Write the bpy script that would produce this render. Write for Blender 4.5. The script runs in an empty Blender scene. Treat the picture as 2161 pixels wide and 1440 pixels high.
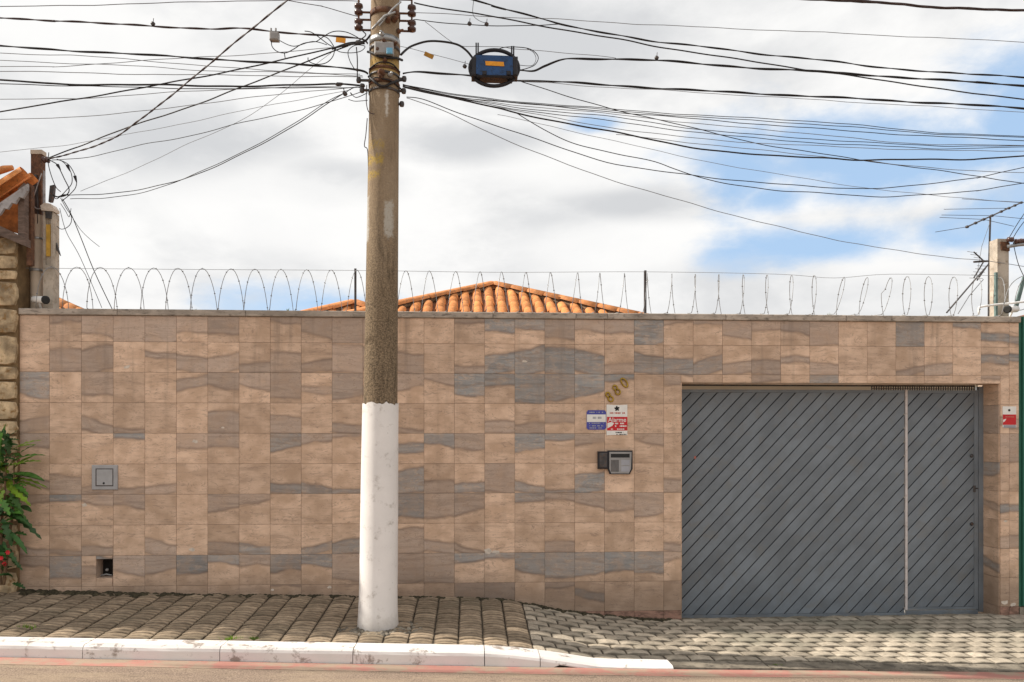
import bpy, bmesh, math, random
from mathutils import Vector, Matrix, Euler
from math import sin, cos, pi, radians, tan, atan2, asin, sqrt

S = bpy.context.scene
COL = S.collection
rnd = random.Random(7)

# ------------------------------------------------------------------ camera
YAW = 0.0539; FPX = 1696.0; HOR = 925.0; CX = 1080.5
CAM = Vector((0, -8.0, 1.54))
cam_d = bpy.data.cameras.new('camera'); cam = bpy.data.objects.new('camera', cam_d); COL.objects.link(cam)
cam.location = CAM; cam.rotation_euler = (pi/2, 0, -YAW)
cam_d.sensor_width = 36; cam_d.lens = FPX/2161*36; cam_d.shift_y = (HOR-720)/2161
cam_d.clip_end = 2000; cam_d.clip_start = .05
S.camera = cam
FW = Vector((sin(YAW), cos(YAW), 0)); RT = Vector((cos(YAW), -sin(YAW), 0)); UP = Vector((0, 0, 1))
def ray(px, py): return FW + RT*((px-CX)/FPX) + UP*(-(py-HOR)/FPX)
def Q(px, py, Y=0.0):
    d = ray(px, py); return CAM + d*((Y-CAM.y)/d.y)
def QX(px, Y=0.0): return Q(px, HOR, Y).x

# ------------------------------------------------------------------ view
S.view_settings.view_transform = 'Standard'; S.view_settings.look = 'None'
S.view_settings.gamma = 1; S.view_settings.use_curve_mapping = False
S.view_settings.exposure = 0.36

# ------------------------------------------------------------------ sun + sky
SUNV = Vector((-1.17, 0.172, 1.0)).normalized()      # towards the sun
sl = bpy.data.lights.new('sun', 'SUN'); sl.energy = 4.6; sl.angle = radians(.6); sl.color = (1, .93, .82)
so = bpy.data.objects.new('sun', sl); COL.objects.link(so)
so.rotation_euler = (-SUNV).to_track_quat('-Z', 'Y').to_euler(); so.location = (-20, 3, 18)

W = bpy.data.worlds.new('World'); S.world = W; W.use_nodes = True
def build_world():
    nt = W.node_tree; N = nt.nodes; L = nt.links
    for n in list(N): N.remove(n)
    def new(t, **k):
        n = N.new(t)
        for a, b in k.items(): setattr(n, a, b)
        return n
    def mth(op, a, b=None, c=None, clamp=False):
        n = new('ShaderNodeMath', operation=op, use_clamp=clamp)
        for i, v in enumerate((a, b, c)):
            if v is None: continue
            if isinstance(v, (int, float)): n.inputs[i].default_value = v
            else: L.new(v, n.inputs[i])
        return n.outputs[0]
    def smooth(v, a, b, lo=0, hi=1):
        n = new('ShaderNodeMapRange', interpolation_type='SMOOTHSTEP')
        L.new(v, n.inputs[0])
        for i, x in enumerate((a, b, lo, hi)): n.inputs[i+1].default_value = x
        return n.outputs[0]
    out = new('ShaderNodeOutputWorld'); bg = new('ShaderNodeBackground'); bg.inputs[1].default_value = .1
    L.new(bg.outputs[0], out.inputs[0])
    sky = new('ShaderNodeTexSky', sky_type='NISHITA', sun_disc=False)
    sky.sun_elevation = asin(SUNV.z); sky.sun_rotation = atan2(SUNV.x, SUNV.y) % (2*pi)
    sky.air_density = 1.0; sky.dust_density = .6; sky.ozone_density = 1.5
    tc = new('ShaderNodeTexCoord'); sep = new('ShaderNodeSeparateXYZ'); L.new(tc.outputs['Generated'], sep.inputs[0])
    az = mth('ARCTAN2', sep.outputs[0], sep.outputs[1]); el = mth('ARCSINE', sep.outputs[2])
    mp = new('ShaderNodeMapping'); mp.inputs['Scale'].default_value = (1, 1, 2.1); L.new(tc.outputs['Generated'], mp.inputs[0])
    def noise(scale, detail=5, rough=.55, dist=0.0, off=(0, 0, 0)):
        m2 = new('ShaderNodeMapping'); m2.inputs['Location'].default_value = off; L.new(mp.outputs[0], m2.inputs[0])
        n = new('ShaderNodeTexNoise'); n.inputs['Scale'].default_value = scale; n.inputs['Detail'].default_value = detail
        n.inputs['Roughness'].default_value = rough; n.inputs['Distortion'].default_value = dist
        L.new(m2.outputs[0], n.inputs['Vector']); return n.outputs[0]
    n1 = noise(4.2, 6, .55, .3, (3.1, 1.7, .4)); n2 = noise(9.5, 7, .62, .2, (.3, 5.2, 2.2)); n3 = noise(1.6, 3, .5, 0, (7, 2, 1))
    def blob(px, py, wx, wy):
        d = ray(px, py); a0 = atan2(d.x, d.y); e0 = atan2(d.z, sqrt(d.x**2+d.y**2))
        k = 1/sqrt(1+((px-CX)/FPX)**2)/FPX
        da = mth('MULTIPLY', mth('SUBTRACT', az, a0), 1/(wx*k)); de = mth('MULTIPLY', mth('SUBTRACT', el, e0), 1/(wy*k))
        r = mth('SQRT', mth('ADD', mth('MULTIPLY', da, da), mth('MULTIPLY', de, de)))
        return mth('SUBTRACT', 1, r)
    def blobs(lst, nz, amp):
        v = None
        for b in lst:
            o = blob(*b); v = o if v is None else mth('MAXIMUM', v, o)
        return mth('ADD', v, mth('MULTIPLY', mth('SUBTRACT', nz, .5), amp))
    gap = blobs([(1850, 340, 460, 100), (1570, 350, 150, 120), (2180, 230, 190, 170), (2250, 420, 260, 140), (1560, 545, 120, 40),
                 (1700, 520, 260, 55), (2060, 480, 150, 60), (1255, 262, 70, 22), (1640, 415, 110, 42), (1750, 300, 330, 70), (640, 660, 260, 60)], n2, 1.5)
    gap = smooth(gap, -.2, .7, 0, .95)
    wisp = mth('MULTIPLY', smooth(n1, .45, .72), .55)           # thin cloud drawn over the gaps
    gap = mth('MULTIPLY', gap, mth('SUBTRACT', 1, wisp))
    # the cloud sheet: white with soft grey undersides
    g = mth('ADD', mth('MULTIPLY', n1, .62), mth('ADD', mth('MULTIPLY', n2, .26), mth('MULTIPLY', n3, .22)))
    grey = smooth(g, .44, .70)
    gp = blobs([(390, 300, 330, 120), (1130, 90, 520, 160), (1010, 300, 260, 60), (1350, 430, 260, 60), (700, 380, 200, 60)], n2, 1.0)
    grey = mth('MAXIMUM', mth('MULTIPLY', grey, .75), mth('MULTIPLY', smooth(gp, -.15, .75), .95))
    wp = blobs([(620, 440, 330, 110), (1330, 520, 260, 70), (1250, 350, 260, 60), (150, 60, 300, 90), (1900, 540, 200, 60)], n2, 1.1)
    grey = mth('MULTIPLY', grey, mth('SUBTRACT', 1, mth('MULTIPLY', smooth(wp, -.1, .6), .75)))
    cr = new('ShaderNodeMix', data_type='RGBA')
    cr.inputs['A'].default_value = (7.85, 7.8, 7.7, 1); cr.inputs['B'].default_value = (5.15, 5.25, 5.4, 1)
    L.new(grey, cr.inputs['Factor'])
    blue = new('ShaderNodeMix', data_type='RGBA'); blue.inputs['Factor'].default_value = .72
    L.new(sky.outputs[0], blue.inputs['A']); blue.inputs['B'].default_value = (3.7, 5.5, 7.9, 1)
    mx = new('ShaderNodeMix', data_type='RGBA'); L.new(gap, mx.inputs['Factor'])
    L.new(cr.outputs['Result'], mx.inputs['A']); L.new(blue.outputs['Result'], mx.inputs['B'])
    L.new(mx.outputs['Result'], bg.inputs[0])
build_world()

# ------------------------------------------------------------------ materials
class NT:
    """small helper round a material's node tree"""
    def __init__(s, name, rough=.8, metal=0.0, spec=.3):
        s.m = bpy.data.materials.new(name); s.m.use_nodes = True; s.t = s.m.node_tree; s.N = s.t.nodes; s.L = s.t.links
        s.b = s.N['Principled BSDF']; s.b.inputs['Roughness'].default_value = rough; s.b.inputs['Metallic'].default_value = metal
        s.b.inputs['Specular IOR Level'].default_value = spec
        s.tc = s.N.new('ShaderNodeTexCoord'); s.oi = s.N.new('ShaderNodeObjectInfo')
    def put(s, sock, v):
        if v is None: return
        if isinstance(v, (int, float)): sock.default_value = v
        elif isinstance(v, (tuple, list)): sock.default_value = tuple(v) if len(v) != 3 or sock.type == 'VECTOR' else (*v, 1)
        else: s.L.new(v, sock)
    def math(s, op, a, b=None, c=None, clamp=False):
        n = s.N.new('ShaderNodeMath'); n.operation = op; n.use_clamp = clamp
        for i, v in enumerate((a, b, c)): s.put(n.inputs[i], v)
        return n.outputs[0]
    def sm(s, v, a, b, lo=0.0, hi=1.0):
        n = s.N.new('ShaderNodeMapRange'); n.interpolation_type = 'SMOOTHSTEP'
        for i, x in enumerate((v, a, b, lo, hi)): s.put(n.inputs[i], x)
        return n.outputs[0]
    def vec(s, scale=(1, 1, 1), jitter=False, co='Object'):
        mp = s.N.new('ShaderNodeMapping'); mp.inputs['Scale'].default_value = scale
        s.L.new(s.tc.outputs[co], mp.inputs[0])
        if jitter:
            c = s.N.new('ShaderNodeCombineXYZ'); k = s.math('MULTIPLY', s.oi.outputs['Random'], 53.0)
            s.put(c.inputs[0], k); s.put(c.inputs[1], s.math('MULTIPLY', s.oi.outputs['Random'], 91.0)); s.put(c.inputs[2], k)
            s.L.new(c.outputs[0], mp.inputs['Location'])
        return mp.outputs[0]
    def noise(s, v, scale, detail=4, rough=.55, dist=0.0):
        n = s.N.new('ShaderNodeTexNoise'); n.inputs['Scale'].default_value = scale; n.inputs['Detail'].default_value = detail
        n.inputs['Roughness'].default_value = rough; n.inputs['Distortion'].default_value = dist
        s.L.new(v, n.inputs['Vector']); return n.outputs[0]
    def mix(s, f, a, b, mode='MIX'):
        n = s.N.new('ShaderNodeMix'); n.data_type = 'RGBA'; n.blend_type = mode
        s.put(n.inputs['Factor'], f); s.put(n.inputs['A'], a); s.put(n.inputs['B'], b); return n.outputs['Result']
    def xyz(s, co='Object'):
        n = s.N.new('ShaderNodeSeparateXYZ'); s.L.new(s.tc.outputs[co], n.inputs[0]); return n.outputs
    def bump(s, h, strength=.3, dist=.01):
        n = s.N.new('ShaderNodeBump'); n.inputs['Strength'].default_value = strength; n.inputs['Distance'].default_value = dist
        s.L.new(h, n.inputs['Height']); s.L.new(n.outputs[0], s.b.inputs['Normal'])
    def col(s, c): s.put(s.b.inputs['Base Color'], c); return s.m

def mat(name, c, var=.18, scale=6, rough=.8, metal=0.0, bump=.25, bscale=70, c2=None, c2amt=.3, spec=.3, per=.0, stretch=(1, 1, 1)):
    t = NT(name, rough, metal, spec)
    v = t.vec(stretch, True); n = t.noise(v, scale, 6, .6)
    lo = tuple(x*(1-var) for x in c); hi = tuple(min(.95, x*(1+var)) for x in c)
    k = t.mix(t.sm(n, .3, .7), lo, hi)
    if c2: k = t.mix(t.math('MULTIPLY', t.sm(t.noise(v, scale*2.3, 7, .65, .4), .5, .68), c2amt*1.6, clamp=True), k, c2)
    if per:
        r = t.math('MULTIPLY_ADD', t.oi.outputs['Random'], per*2, 1-per)
        k = t.mix(1.0, k, r, 'MULTIPLY')
    t.col(k)
    t.put(t.b.inputs['Roughness'], t.sm(n, .2, .8, max(0, rough-.12), min(1, rough+.1)))
    if bump: t.bump(t.noise(v, bscale, 4, .6), bump, .006)
    return t.m

def tile_material():
    """sandstone-look porcelain: object colour carries each tile's own printed band (lower edge, upper edge, slope, tone)"""
    t = NT('sandstone_tile', .42, 0, .35)
    x, y, z = t.xyz(); v3 = t.vec((1, 1, 1), True)
    oc = t.N.new('ShaderNodeSeparateColor'); t.L.new(t.oi.outputs['Color'], oc.inputs[0])
    b0, b1, slope = oc.outputs; tone = t.oi.outputs['Alpha']
    u = t.math('MULTIPLY', x, 6.7)
    vv = t.math('MULTIPLY_ADD', z, 3.37, .5)
    warp = t.noise(t.vec((4.2, 4.2, 6), True), 1.0, 3, .45)
    vv = t.math('ADD', vv, t.math('MULTIPLY', u, t.math('SUBTRACT', slope, .5)))
    vv = t.math('ADD', vv, t.math('MULTIPLY_ADD', warp, .30, -.15))
    lo_in = t.sm(vv, t.math('SUBTRACT', b0, .03), t.math('ADD', b0, .03)); hi_in = t.sm(vv, t.math('SUBTRACT', b1, .025), t.math('ADD', b1, .025))
    band = t.math('MULTIPLY', lo_in, t.math('SUBTRACT', 1, hi_in))
    st = t.noise(t.vec((2.6, 2.6, 24), True), 1.0, 5, .6, .5)        # streaks along the bedding
    st2 = t.noise(t.vec((9, 9, 24), True), 1.0, 5, .6, 1.2)
    fine = t.noise(v3, 160, 3, .7)
    blot = t.noise(t.vec((6, 6, 8), True), 1.0, 3, .5)
    tan_c = t.mix(t.sm(blot, .3, .72), (.57, .385, .262), (.79, .56, .405))
    tan_c = t.mix(t.math('MULTIPLY', t.sm(st, .48, .70), .55), tan_c, (.47, .325, .235))
    tan_c = t.mix(t.math('MULTIPLY', t.sm(st2, .62, .72), .45), tan_c, (.34, .24, .185))
    taupe = t.mix(t.sm(st, .25, .75), (.335, .245, .20), (.52, .395, .32))
    blue = t.mix(t.sm(st, .25, .75), (.225, .228, .23), (.36, .36, .355))
    bandc = t.mix(tone, taupe, blue)
    bandc = t.mix(t.math('MULTIPLY', t.sm(st2, .50, .66), .6), bandc, (.54, .41, .315))
    bandc = t.mix(t.math('MULTIPLY', t.sm(t.noise(t.vec((1.6, 1.6, 15), True), 1.0, 4, .6, 1.0), .52, .62), .5), bandc, (.17, .145, .13))
    blur = t.noise(t.vec((7, 7, 9), True), 1.0, 4, .6)
    op = t.math('MULTIPLY', t.math('MULTIPLY_ADD', t.sm(tone, .4, .75), .27, .73), t.math('MULTIPLY_ADD', t.math('FRACT', t.math('MULTIPLY', t.oi.outputs['Random'], 17.3)), .25, .80))
    k = t.mix(t.math('MULTIPLY', t.math('MULTIPLY', band, op), t.sm(blur, .2, .6, .45, 1.0), clamp=True), tan_c, bandc)
    # dark rust line along each band edge
    e0 = t.math('SUBTRACT', 1, t.math('ABSOLUTE', t.math('MULTIPLY', t.math('SUBTRACT', vv, b0), 13.0)), clamp=True)
    e1 = t.math('SUBTRACT', 1, t.math('ABSOLUTE', t.math('MULTIPLY', t.math('SUBTRACT', vv, b1), 13.0)), clamp=True)
    e = t.math('MULTIPLY', t.math('MAXIMUM', e0, e1), t.sm(blot, .25, .6, .25, .9))
    k = t.mix(t.math('MULTIPLY', e, .7), k, (.19, .125, .09))
    k = t.mix(t.sm(fine, .2, .8, .0, .16), k, (.18, .14, .11))
    k = t.mix(1.0, k, t.math('MULTIPLY_ADD', t.oi.outputs['Random'], .28, .84), 'MULTIPLY')
    vn = t.noise(t.vec((2.2, 2.2, 8), True), 1.0, 5, .6, .8)                # thin rust veins following the bedding
    for lev in (.44, .52, .60):
        d = t.sm(t.math('ABSOLUTE', t.math('SUBTRACT', vn, lev)), .014, .002)
        k = t.mix(t.math('MULTIPLY', d, t.sm(st2, .40, .60, 0, .5)), k, (.24, .165, .125))
    # grime where rain splashes up from the pavement: own dirt, ragged top
    wz = t.N.new('ShaderNodeNewGeometry'); sp = t.N.new('ShaderNodeSeparateXYZ'); t.L.new(wz.outputs['Position'], sp.inputs[0])
    gn = t.N.new('ShaderNodeTexNoise'); gn.inputs['Scale'].default_value = 2.6; gn.inputs['Detail'].default_value = 6
    t.L.new(wz.outputs['Position'], gn.inputs['Vector'])
    h = t.math('ADD', sp.outputs[2], t.math('MULTIPLY', gn.outputs[0], .30))
    k = t.mix(t.sm(h, .46, .10, 0, .55), k, (.13, .095, .072))
    vm = t.N.new('ShaderNodeMapping'); vm.inputs['Scale'].default_value = (9, 9, .55); t.L.new(wz.outputs['Position'], vm.inputs[0])   # rain streaks
    rn = t.noise(vm.outputs[0], 1.0, 6, .65)
    k = t.mix(t.math('MULTIPLY', t.sm(rn, .52, .72, 0, .42), t.sm(sp.outputs[2], 1.1, 2.7, .25, 1)), k, (.20, .145, .11))
    t.col(k)
    t.put(t.b.inputs['Roughness'], t.sm(st, .2, .8, .34, .6))
    t.bump(t.math('ADD', t.math('MULTIPLY', st, .6), t.math('MULTIPLY', fine, .3)), .12, .004)
    return t.m

def pole_material():
    t = NT('pole_concrete', .92, 0, .15); x, y, z = t.xyz(); v = t.vec((1, 1, 1))
    g = t.noise(v, 80, 4, .65); g2 = t.noise(v, 170, 3, .7); big = t.noise(t.vec((3, 3, .8)), 2.0, 5, .6)
    agg = t.sm(z, 4.3, 2.2)                                        # exposed aggregate lower down, smoother skin above
    smoothc = t.mix(t.sm(big, .3, .7), (.265, .19, .122), (.38, .29, .20))
    rough = t.mix(t.sm(g, .30, .70), (.045, .034, .024), (.32, .235, .15))
    rough = t.mix(t.math('MULTIPLY', t.sm(g2, .52, .68), .5), rough, (.05, .04, .03))
    k = t.mix(t.math('MULTIPLY_ADD', agg, .7, .16), smoothc, rough)
    sn = t.noise(t.vec((5, 5, .7)), 3.0, 6, .7)
    k = t.mix(t.math('MULTIPLY', t.sm(sn, .52, .7), t.math('MULTIPLY_ADD', agg, .55, .25)), k, (.05, .037, .025))
    wob = t.math('MULTIPLY', t.math('SUBTRACT', t.noise(v, 26, 5, .7), .5), .16)
    def box(x0, x1, z0, z1, amt, c, k, wear=.45):
        xx = t.math('ADD', x, t.math('MULTIPLY', wob, .35)); zz = t.math('ADD', z, wob)
        m = t.math('MULTIPLY', t.math('MULTIPLY', t.sm(xx, x0-.012, x0+.012), t.sm(xx, x1+.012, x1-.012)),
                   t.math('MULTIPLY', t.sm(zz, z0-.02, z0+.02), t.sm(zz, z1+.02, z1-.02)))
        m = t.math('MULTIPLY', m, t.sm(y, .04, -.01))
        m = t.math('MULTIPLY', m, t.sm(t.noise(v, 44, 4, .7), wear-.1, wear+.12))
        return t.mix(t.math('MULTIPLY', m, amt), k, c)
    zz = lambda py: Q(800, py, -1.1).z-ZP
    k = box(-.10, .07, zz(312), zz(296), .5, (.46, .31, .05), k, .46)
    k = box(-.12, .06, zz(344), zz(327), .62, (.50, .34, .05), k, .46)
    k = box(-.13, .03, zz(374), zz(360), .6, (.50, .34, .05), k, .46)
    k = box(-.15, -.10, zz(420), zz(400), .9, (.60, .40, .03), k, .3)
    k = box(.078, .10, zz(242), zz(193), .85, (.62, .58, .52), k, .2)
    k = box(-.16, -.07, zz(505), zz(412), .8, (.50, .48, .44), k, .3)
    k = box(.07, .14, zz(500), zz(425), .7, (.52, .50, .45), k, .38)
    k = box(-.2, .2, zz(150), zz(118), .6, (.55, .36, .10), k, .35)
    t.col(k); t.bump(t.math('ADD', g, t.math('MULTIPLY', g2, .5)), .8, .008)
    return t.m

def paint_wear(name, c, dirt, amt=.5, rough=.6, sc=9, lo=.56, hi=.66, grime_z=None):
    t = NT(name, rough, 0, .3); v = t.vec((1, 1, 1), True)
    n = t.noise(v, sc, 7, .7, .3); n2 = t.noise(v, sc*4, 4, .6); big = t.noise(v, 2.2, 4, .6)
    k = t.mix(t.sm(big, .3, .7), tuple(x*.9 for x in c), c)
    k = t.mix(t.math('MULTIPLY', t.sm(n, lo, hi), amt), k, dirt)
    k = t.mix(t.math('MULTIPLY', t.sm(n2, .66, .74), .35), k, dirt)
    if grime_z is not None:
        x, y, z = t.xyz(); k = t.mix(t.sm(t.math('ADD', z, t.math('MULTIPLY', n, .25)), grime_z+.22, grime_z+.02, 0, .6), k, dirt)
    t.col(k); t.bump(t.math('ADD', n2, n), .25, .004); return t.m

def paver_material(name, c, ridges):
    t = NT(name, .95, 0, .1); x, y, z = t.xyz(); v = t.vec((1, 1, 1), True)
    n = t.noise(v, 14, 6, .65); sp = t.noise(v, 120, 3, .7)
    k = t.mix(t.sm(n, .3, .7), tuple(a*.72 for a in c), tuple(min(.9, a*1.18) for a in c))
    k = t.mix(t.sm(sp, .3, .7, 0, .3), k, tuple(a*.45 for a in c))
    k = t.mix(1.0, k, t.math('MULTIPLY_ADD', t.oi.outputs['Random'], .5, .72), 'MULTIPLY')
    wz = t.N.new('ShaderNodeNewGeometry'); gn = t.N.new('ShaderNodeTexNoise'); gn.inputs['Scale'].default_value = 1.6; gn.inputs['Detail'].default_value = 6
    t.L.new(wz.outputs['Position'], gn.inputs['Vector'])
    k = t.mix(t.sm(gn.outputs[0], .5, .7, 0, .55), k, tuple(a*.5 for a in (c[0]*.9, c[1], c[2])))
    # darker colour in the groove and along the joints of each paver
    ya = t.math('ADD', y, t.math('MULTIPLY', t.math('MULTIPLY', x, x), -.4))
    gr = t.sm(t.math('ABSOLUTE', t.math('ADD', ya, .011)), .014, .003) if ridges else 0.0
    ed = t.math('MAXIMUM', t.sm(t.math('ABSOLUTE', x), .088, .100), t.sm(t.math('ABSOLUTE', y), .060, .071))
    dirt = t.math('MAXIMUM', gr, ed)  # combined mask of the groove and edge darkening
    k = t.mix(t.math('MULTIPLY', dirt, t.sm(n, .2, .6, .85, .5)), k, tuple(a*.22 for a in c))
    t.col(k); t.bump(t.math('ADD', sp, n), .5, .005); return t.m

def asphalt_material():
    t = NT('road_surface', .95, 0, .1); v = t.vec((1, 1, 1))
    g = t.noise(v, 90, 3, .75); b = t.noise(t.vec((.5, 2.2, 1)), 2.2, 6, .65, .3); m = t.noise(t.vec((1, 2.5, 1)), 7, 6, .7)
    k = t.mix(t.sm(g, .3, .7), (.15, .112, .088), (.40, .305, .235))
    k = t.mix(t.sm(b, .42, .66, 0, .5), k, (.40, .31, .22))
    k = t.mix(t.sm(m, .55, .7, 0, .5), k, (.11, .085, .065))
    t.col(k); t.bump(g, .7, .008); return t.m

ZP = 0.0
M = {}
M['tile'] = tile_material()
M['plinth'] = mat('plinth_red_stone', (.26, .155, .115), .45, 9, .8, bump=.6, bscale=40, c2=(.40, .22, .17), c2amt=.5, stretch=(1, 1, 2.5))
M['grout'] = mat('grout', (.52, .39, .30), .2)
M['render_wall'] = mat('wall_render', (.5, .44, .36), .12)
M['coping'] = mat('coping_stone', (.40, .34, .285), .25, 5, .85, c2=(.12, .10, .085), c2amt=.5, per=.08, stretch=(1, 1, 3))
M['gate'] = mat('gate_paint', (.165, .188, .213), .2, 2.2, .42, bump=.12, bscale=40, c2=(.17, .165, .155), c2amt=.3, spec=.45, per=.07)
M['gate_dark'] = mat('gate_backing', (.045, .05, .058), .1, 5, .6)
M['pale_edge'] = mat('pale_trim', (.58, .53, .51), .1, 9, .5, c2=(.35, .27, .22), c2amt=.3)
M['white_paint'] = paint_wear('pole_limewash', (.80, .765, .74), (.36, .32, .28), .6, .75, 8, .54, .70, grime_z=.07)
M['kerb_white'] = paint_wear('kerb_limewash', (.78, .735, .705), (.25, .20, .165), .85, .85, 5, .55, .64)
M['kerb_grey'] = mat('edging_concrete', (.22, .19, .15), .45, 5, .95, bump=.7, bscale=50, c2=(.07, .06, .05), c2amt=.6)
M['paver_a'] = paver_material('pavement_paver', (.365, .282, .20), True)
M['paver_b'] = paver_material('driveway_paver', (.47, .405, .32), False)
M['field'] = mat('paver_field_stone', (.37, .31, .25), .35, 8, .95, bump=.5)
M['joint'] = mat('joint_sand', (.075, .06, .045), .4, 20, 1, bump=.6)
M['road'] = asphalt_material()
M['red_line'] = paint_wear('faded_red_paint', (.46, .215, .175), (.37, .285, .21), .95, .9, 4, .40, .58)
M['earth'] = mat('bare_earth', (.20, .155, .11), .3, 1.2, .95, bump=.5)
M['yard'] = mat('yard_concrete', (.42, .37, .30), .2, 1.5, .9)
M['roof_tile'] = mat('clay_roof_tile', (.66, .26, .085), .22, 14, .85, bump=.3, bscale=60, c2=(.30, .15, .075), c2amt=.45, per=.22)
M['ridge_tile'] = mat('clay_ridge_tile', (.60, .245, .09), .28, 9, .85, bump=.3, c2=(.30, .19, .11), c2amt=.4, per=.14)
M['mortar'] = mat('roof_mortar', (.26, .17, .105), .3, 12, .95)
M['roof_deck'] = mat('roof_deck', (.16, .062, .03), .2, 8, .9)
M['house_wall'] = mat('cream_render', (.62, .53, .40), .08, 2, .85)
M['metal_dark'] = mat('dark_steel', (.085, .08, .08), .3, 20, .55, .5, c2=(.16, .075, .04), c2amt=.4)
M['rust'] = mat('rusty_iron', (.13, .062, .035), .4, 18, .85, bump=.5, c2=(.05, .03, .022), c2amt=.5)
M['galv'] = mat('galvanised_steel', (.36, .36, .36), .2, 16, .45, .7)
M['post_teal'] = mat('teal_post_paint', (.13, .19, .18), .2, 10, .6)
M['razor'] = mat('barbed_steel', (.27, .27, .275), .2, 30, .5, .5)
M['porcelain'] = mat('brown_porcelain', (.075, .032, .024), .2, 9, .3, spec=.5, bump=0)
M['cable'] = mat('black_cable', (.022, .018, .018), .3, 30, .6, bump=0)
M['cable_brown'] = mat('brown_cable', (.055, .034, .032), .3, 30, .65, bump=0)
M['cable_grey'] = mat('grey_cable', (.20, .205, .22), .2, 30, .6, bump=0)
M['blue_box'] = mat('blue_plastic', (.018, .06, .165), .25, 12, .45, bump=.1, c2=(.01, .02, .04), c2amt=.5)
M['black_plastic'] = mat('black_plastic', (.02, .018, .022), .3, 12, .5, bump=.1)
M['orange_tag'] = mat('orange_plastic', (.72, .30, .02), .12, 30, .5, bump=0)
M['tag_dark'] = mat('ochre_plastic', (.36, .17, .015), .15, 30, .5, bump=0)
M['grey_plastic'] = mat('grey_plastic', (.30, .29, .285), .12, 12, .55, bump=.08)
M['pale_blue'] = mat('pale_blue_plastic', (.16, .42, .62), .1, 12, .5, bump=0)
M['white_plastic'] = mat('white_plastic', (.78, .77, .75), .06, 9, .45, bump=0)
M['brass'] = mat('brass', (.42, .27, .045), .2, 22, .35, .75, c2=(.15, .09, .02), c2amt=.4, bump=.1)
M['sign_white'] = mat('sign_white', (.78, .76, .72), .05, 9, .4, bump=0)
M['sign_red'] = mat('sign_red', (.55, .02, .025), .08, 9, .4, bump=0)
M['sign_blue'] = mat('sign_blue', (.07, .075, .33), .08, 9, .4, bump=0)
M['ink_black'] = mat('ink_black', (.02, .02, .02), .1, 9, .6, bump=0)
M['ink_red'] = mat('ink_red', (.50, .16, .12), .1, 9, .6, bump=0)
M['ink_grey'] = mat('ink_grey', (.34, .34, .37), .1, 9, .6, bump=0)
M['meter_grey'] = mat('meter_box_paint', (.36, .355, .36), .08, 9, .5, bump=.05)
M['dark_hole'] = mat('dark_recess', (.018, .015, .013), .2, 9, .9)
M['stone'] = mat('yellow_stone', (.44, .33, .205), .5, 7, .9, bump=.9, bscale=26, c2=(.24, .135, .05), c2amt=.6, per=.22)
M['stone_joint'] = mat('stone_mortar', (.17, .11, .055), .3, 9, .95)
M['wood'] = mat('weathered_wood', (.15, .105, .085), .3, 8, .85, stretch=(1, 1, 6), c2=(.06, .04, .03), c2amt=.4)
M['barge'] = mat('grey_bargeboard', (.36, .34, .34), .2, 7, .8, c2=(.16, .13, .12), c2amt=.4)
M['soffit'] = mat('clay_soffit', (.40, .135, .04), .35, 16, .9)
M['concrete'] = mat('post_concrete', (.46, .40, .33), .2, 9, .9, bump=.5, c2=(.28, .22, .16), c2amt=.5)
M['conduit'] = mat('beige_conduit', (.50, .41, .32), .1, 8, .6)
M['yellow'] = mat('yellow_stained_board', (.55, .33, .06), .25, 9, .8, c2=(.3, .16, .04), c2amt=.4)
M['green_wall'] = mat('green_painted_steel', (.035, .15, .105), .12, 3, .5)
M['leaf_a'] = mat('leaf_green', (.06, .155, .02), .35, 9, .5, bump=0, per=.3, spec=.4)
M['leaf_b'] = mat('leaf_dark_green', (.03, .085, .018), .35, 9, .5, bump=0, per=.3, spec=.4)
M['leaf_c'] = mat('leaf_lime', (.16, .26, .02), .3, 9, .5, bump=0, per=.25, spec=.4)
M['bark'] = mat('bark', (.16, .10, .055), .4, 14, .95, bump=.8, bscale=30)
M['flower'] = mat('red_petal', (.55, .02, .03), .2, 20, .6, bump=0)
M['moss'] = mat('dark_moss', (.05, .042, .024), .5, 30, 1, bump=.8)
M['plaster'] = mat('pale_plaster', (.62, .54, .46), .15, 30, .95, bump=.6)

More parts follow.
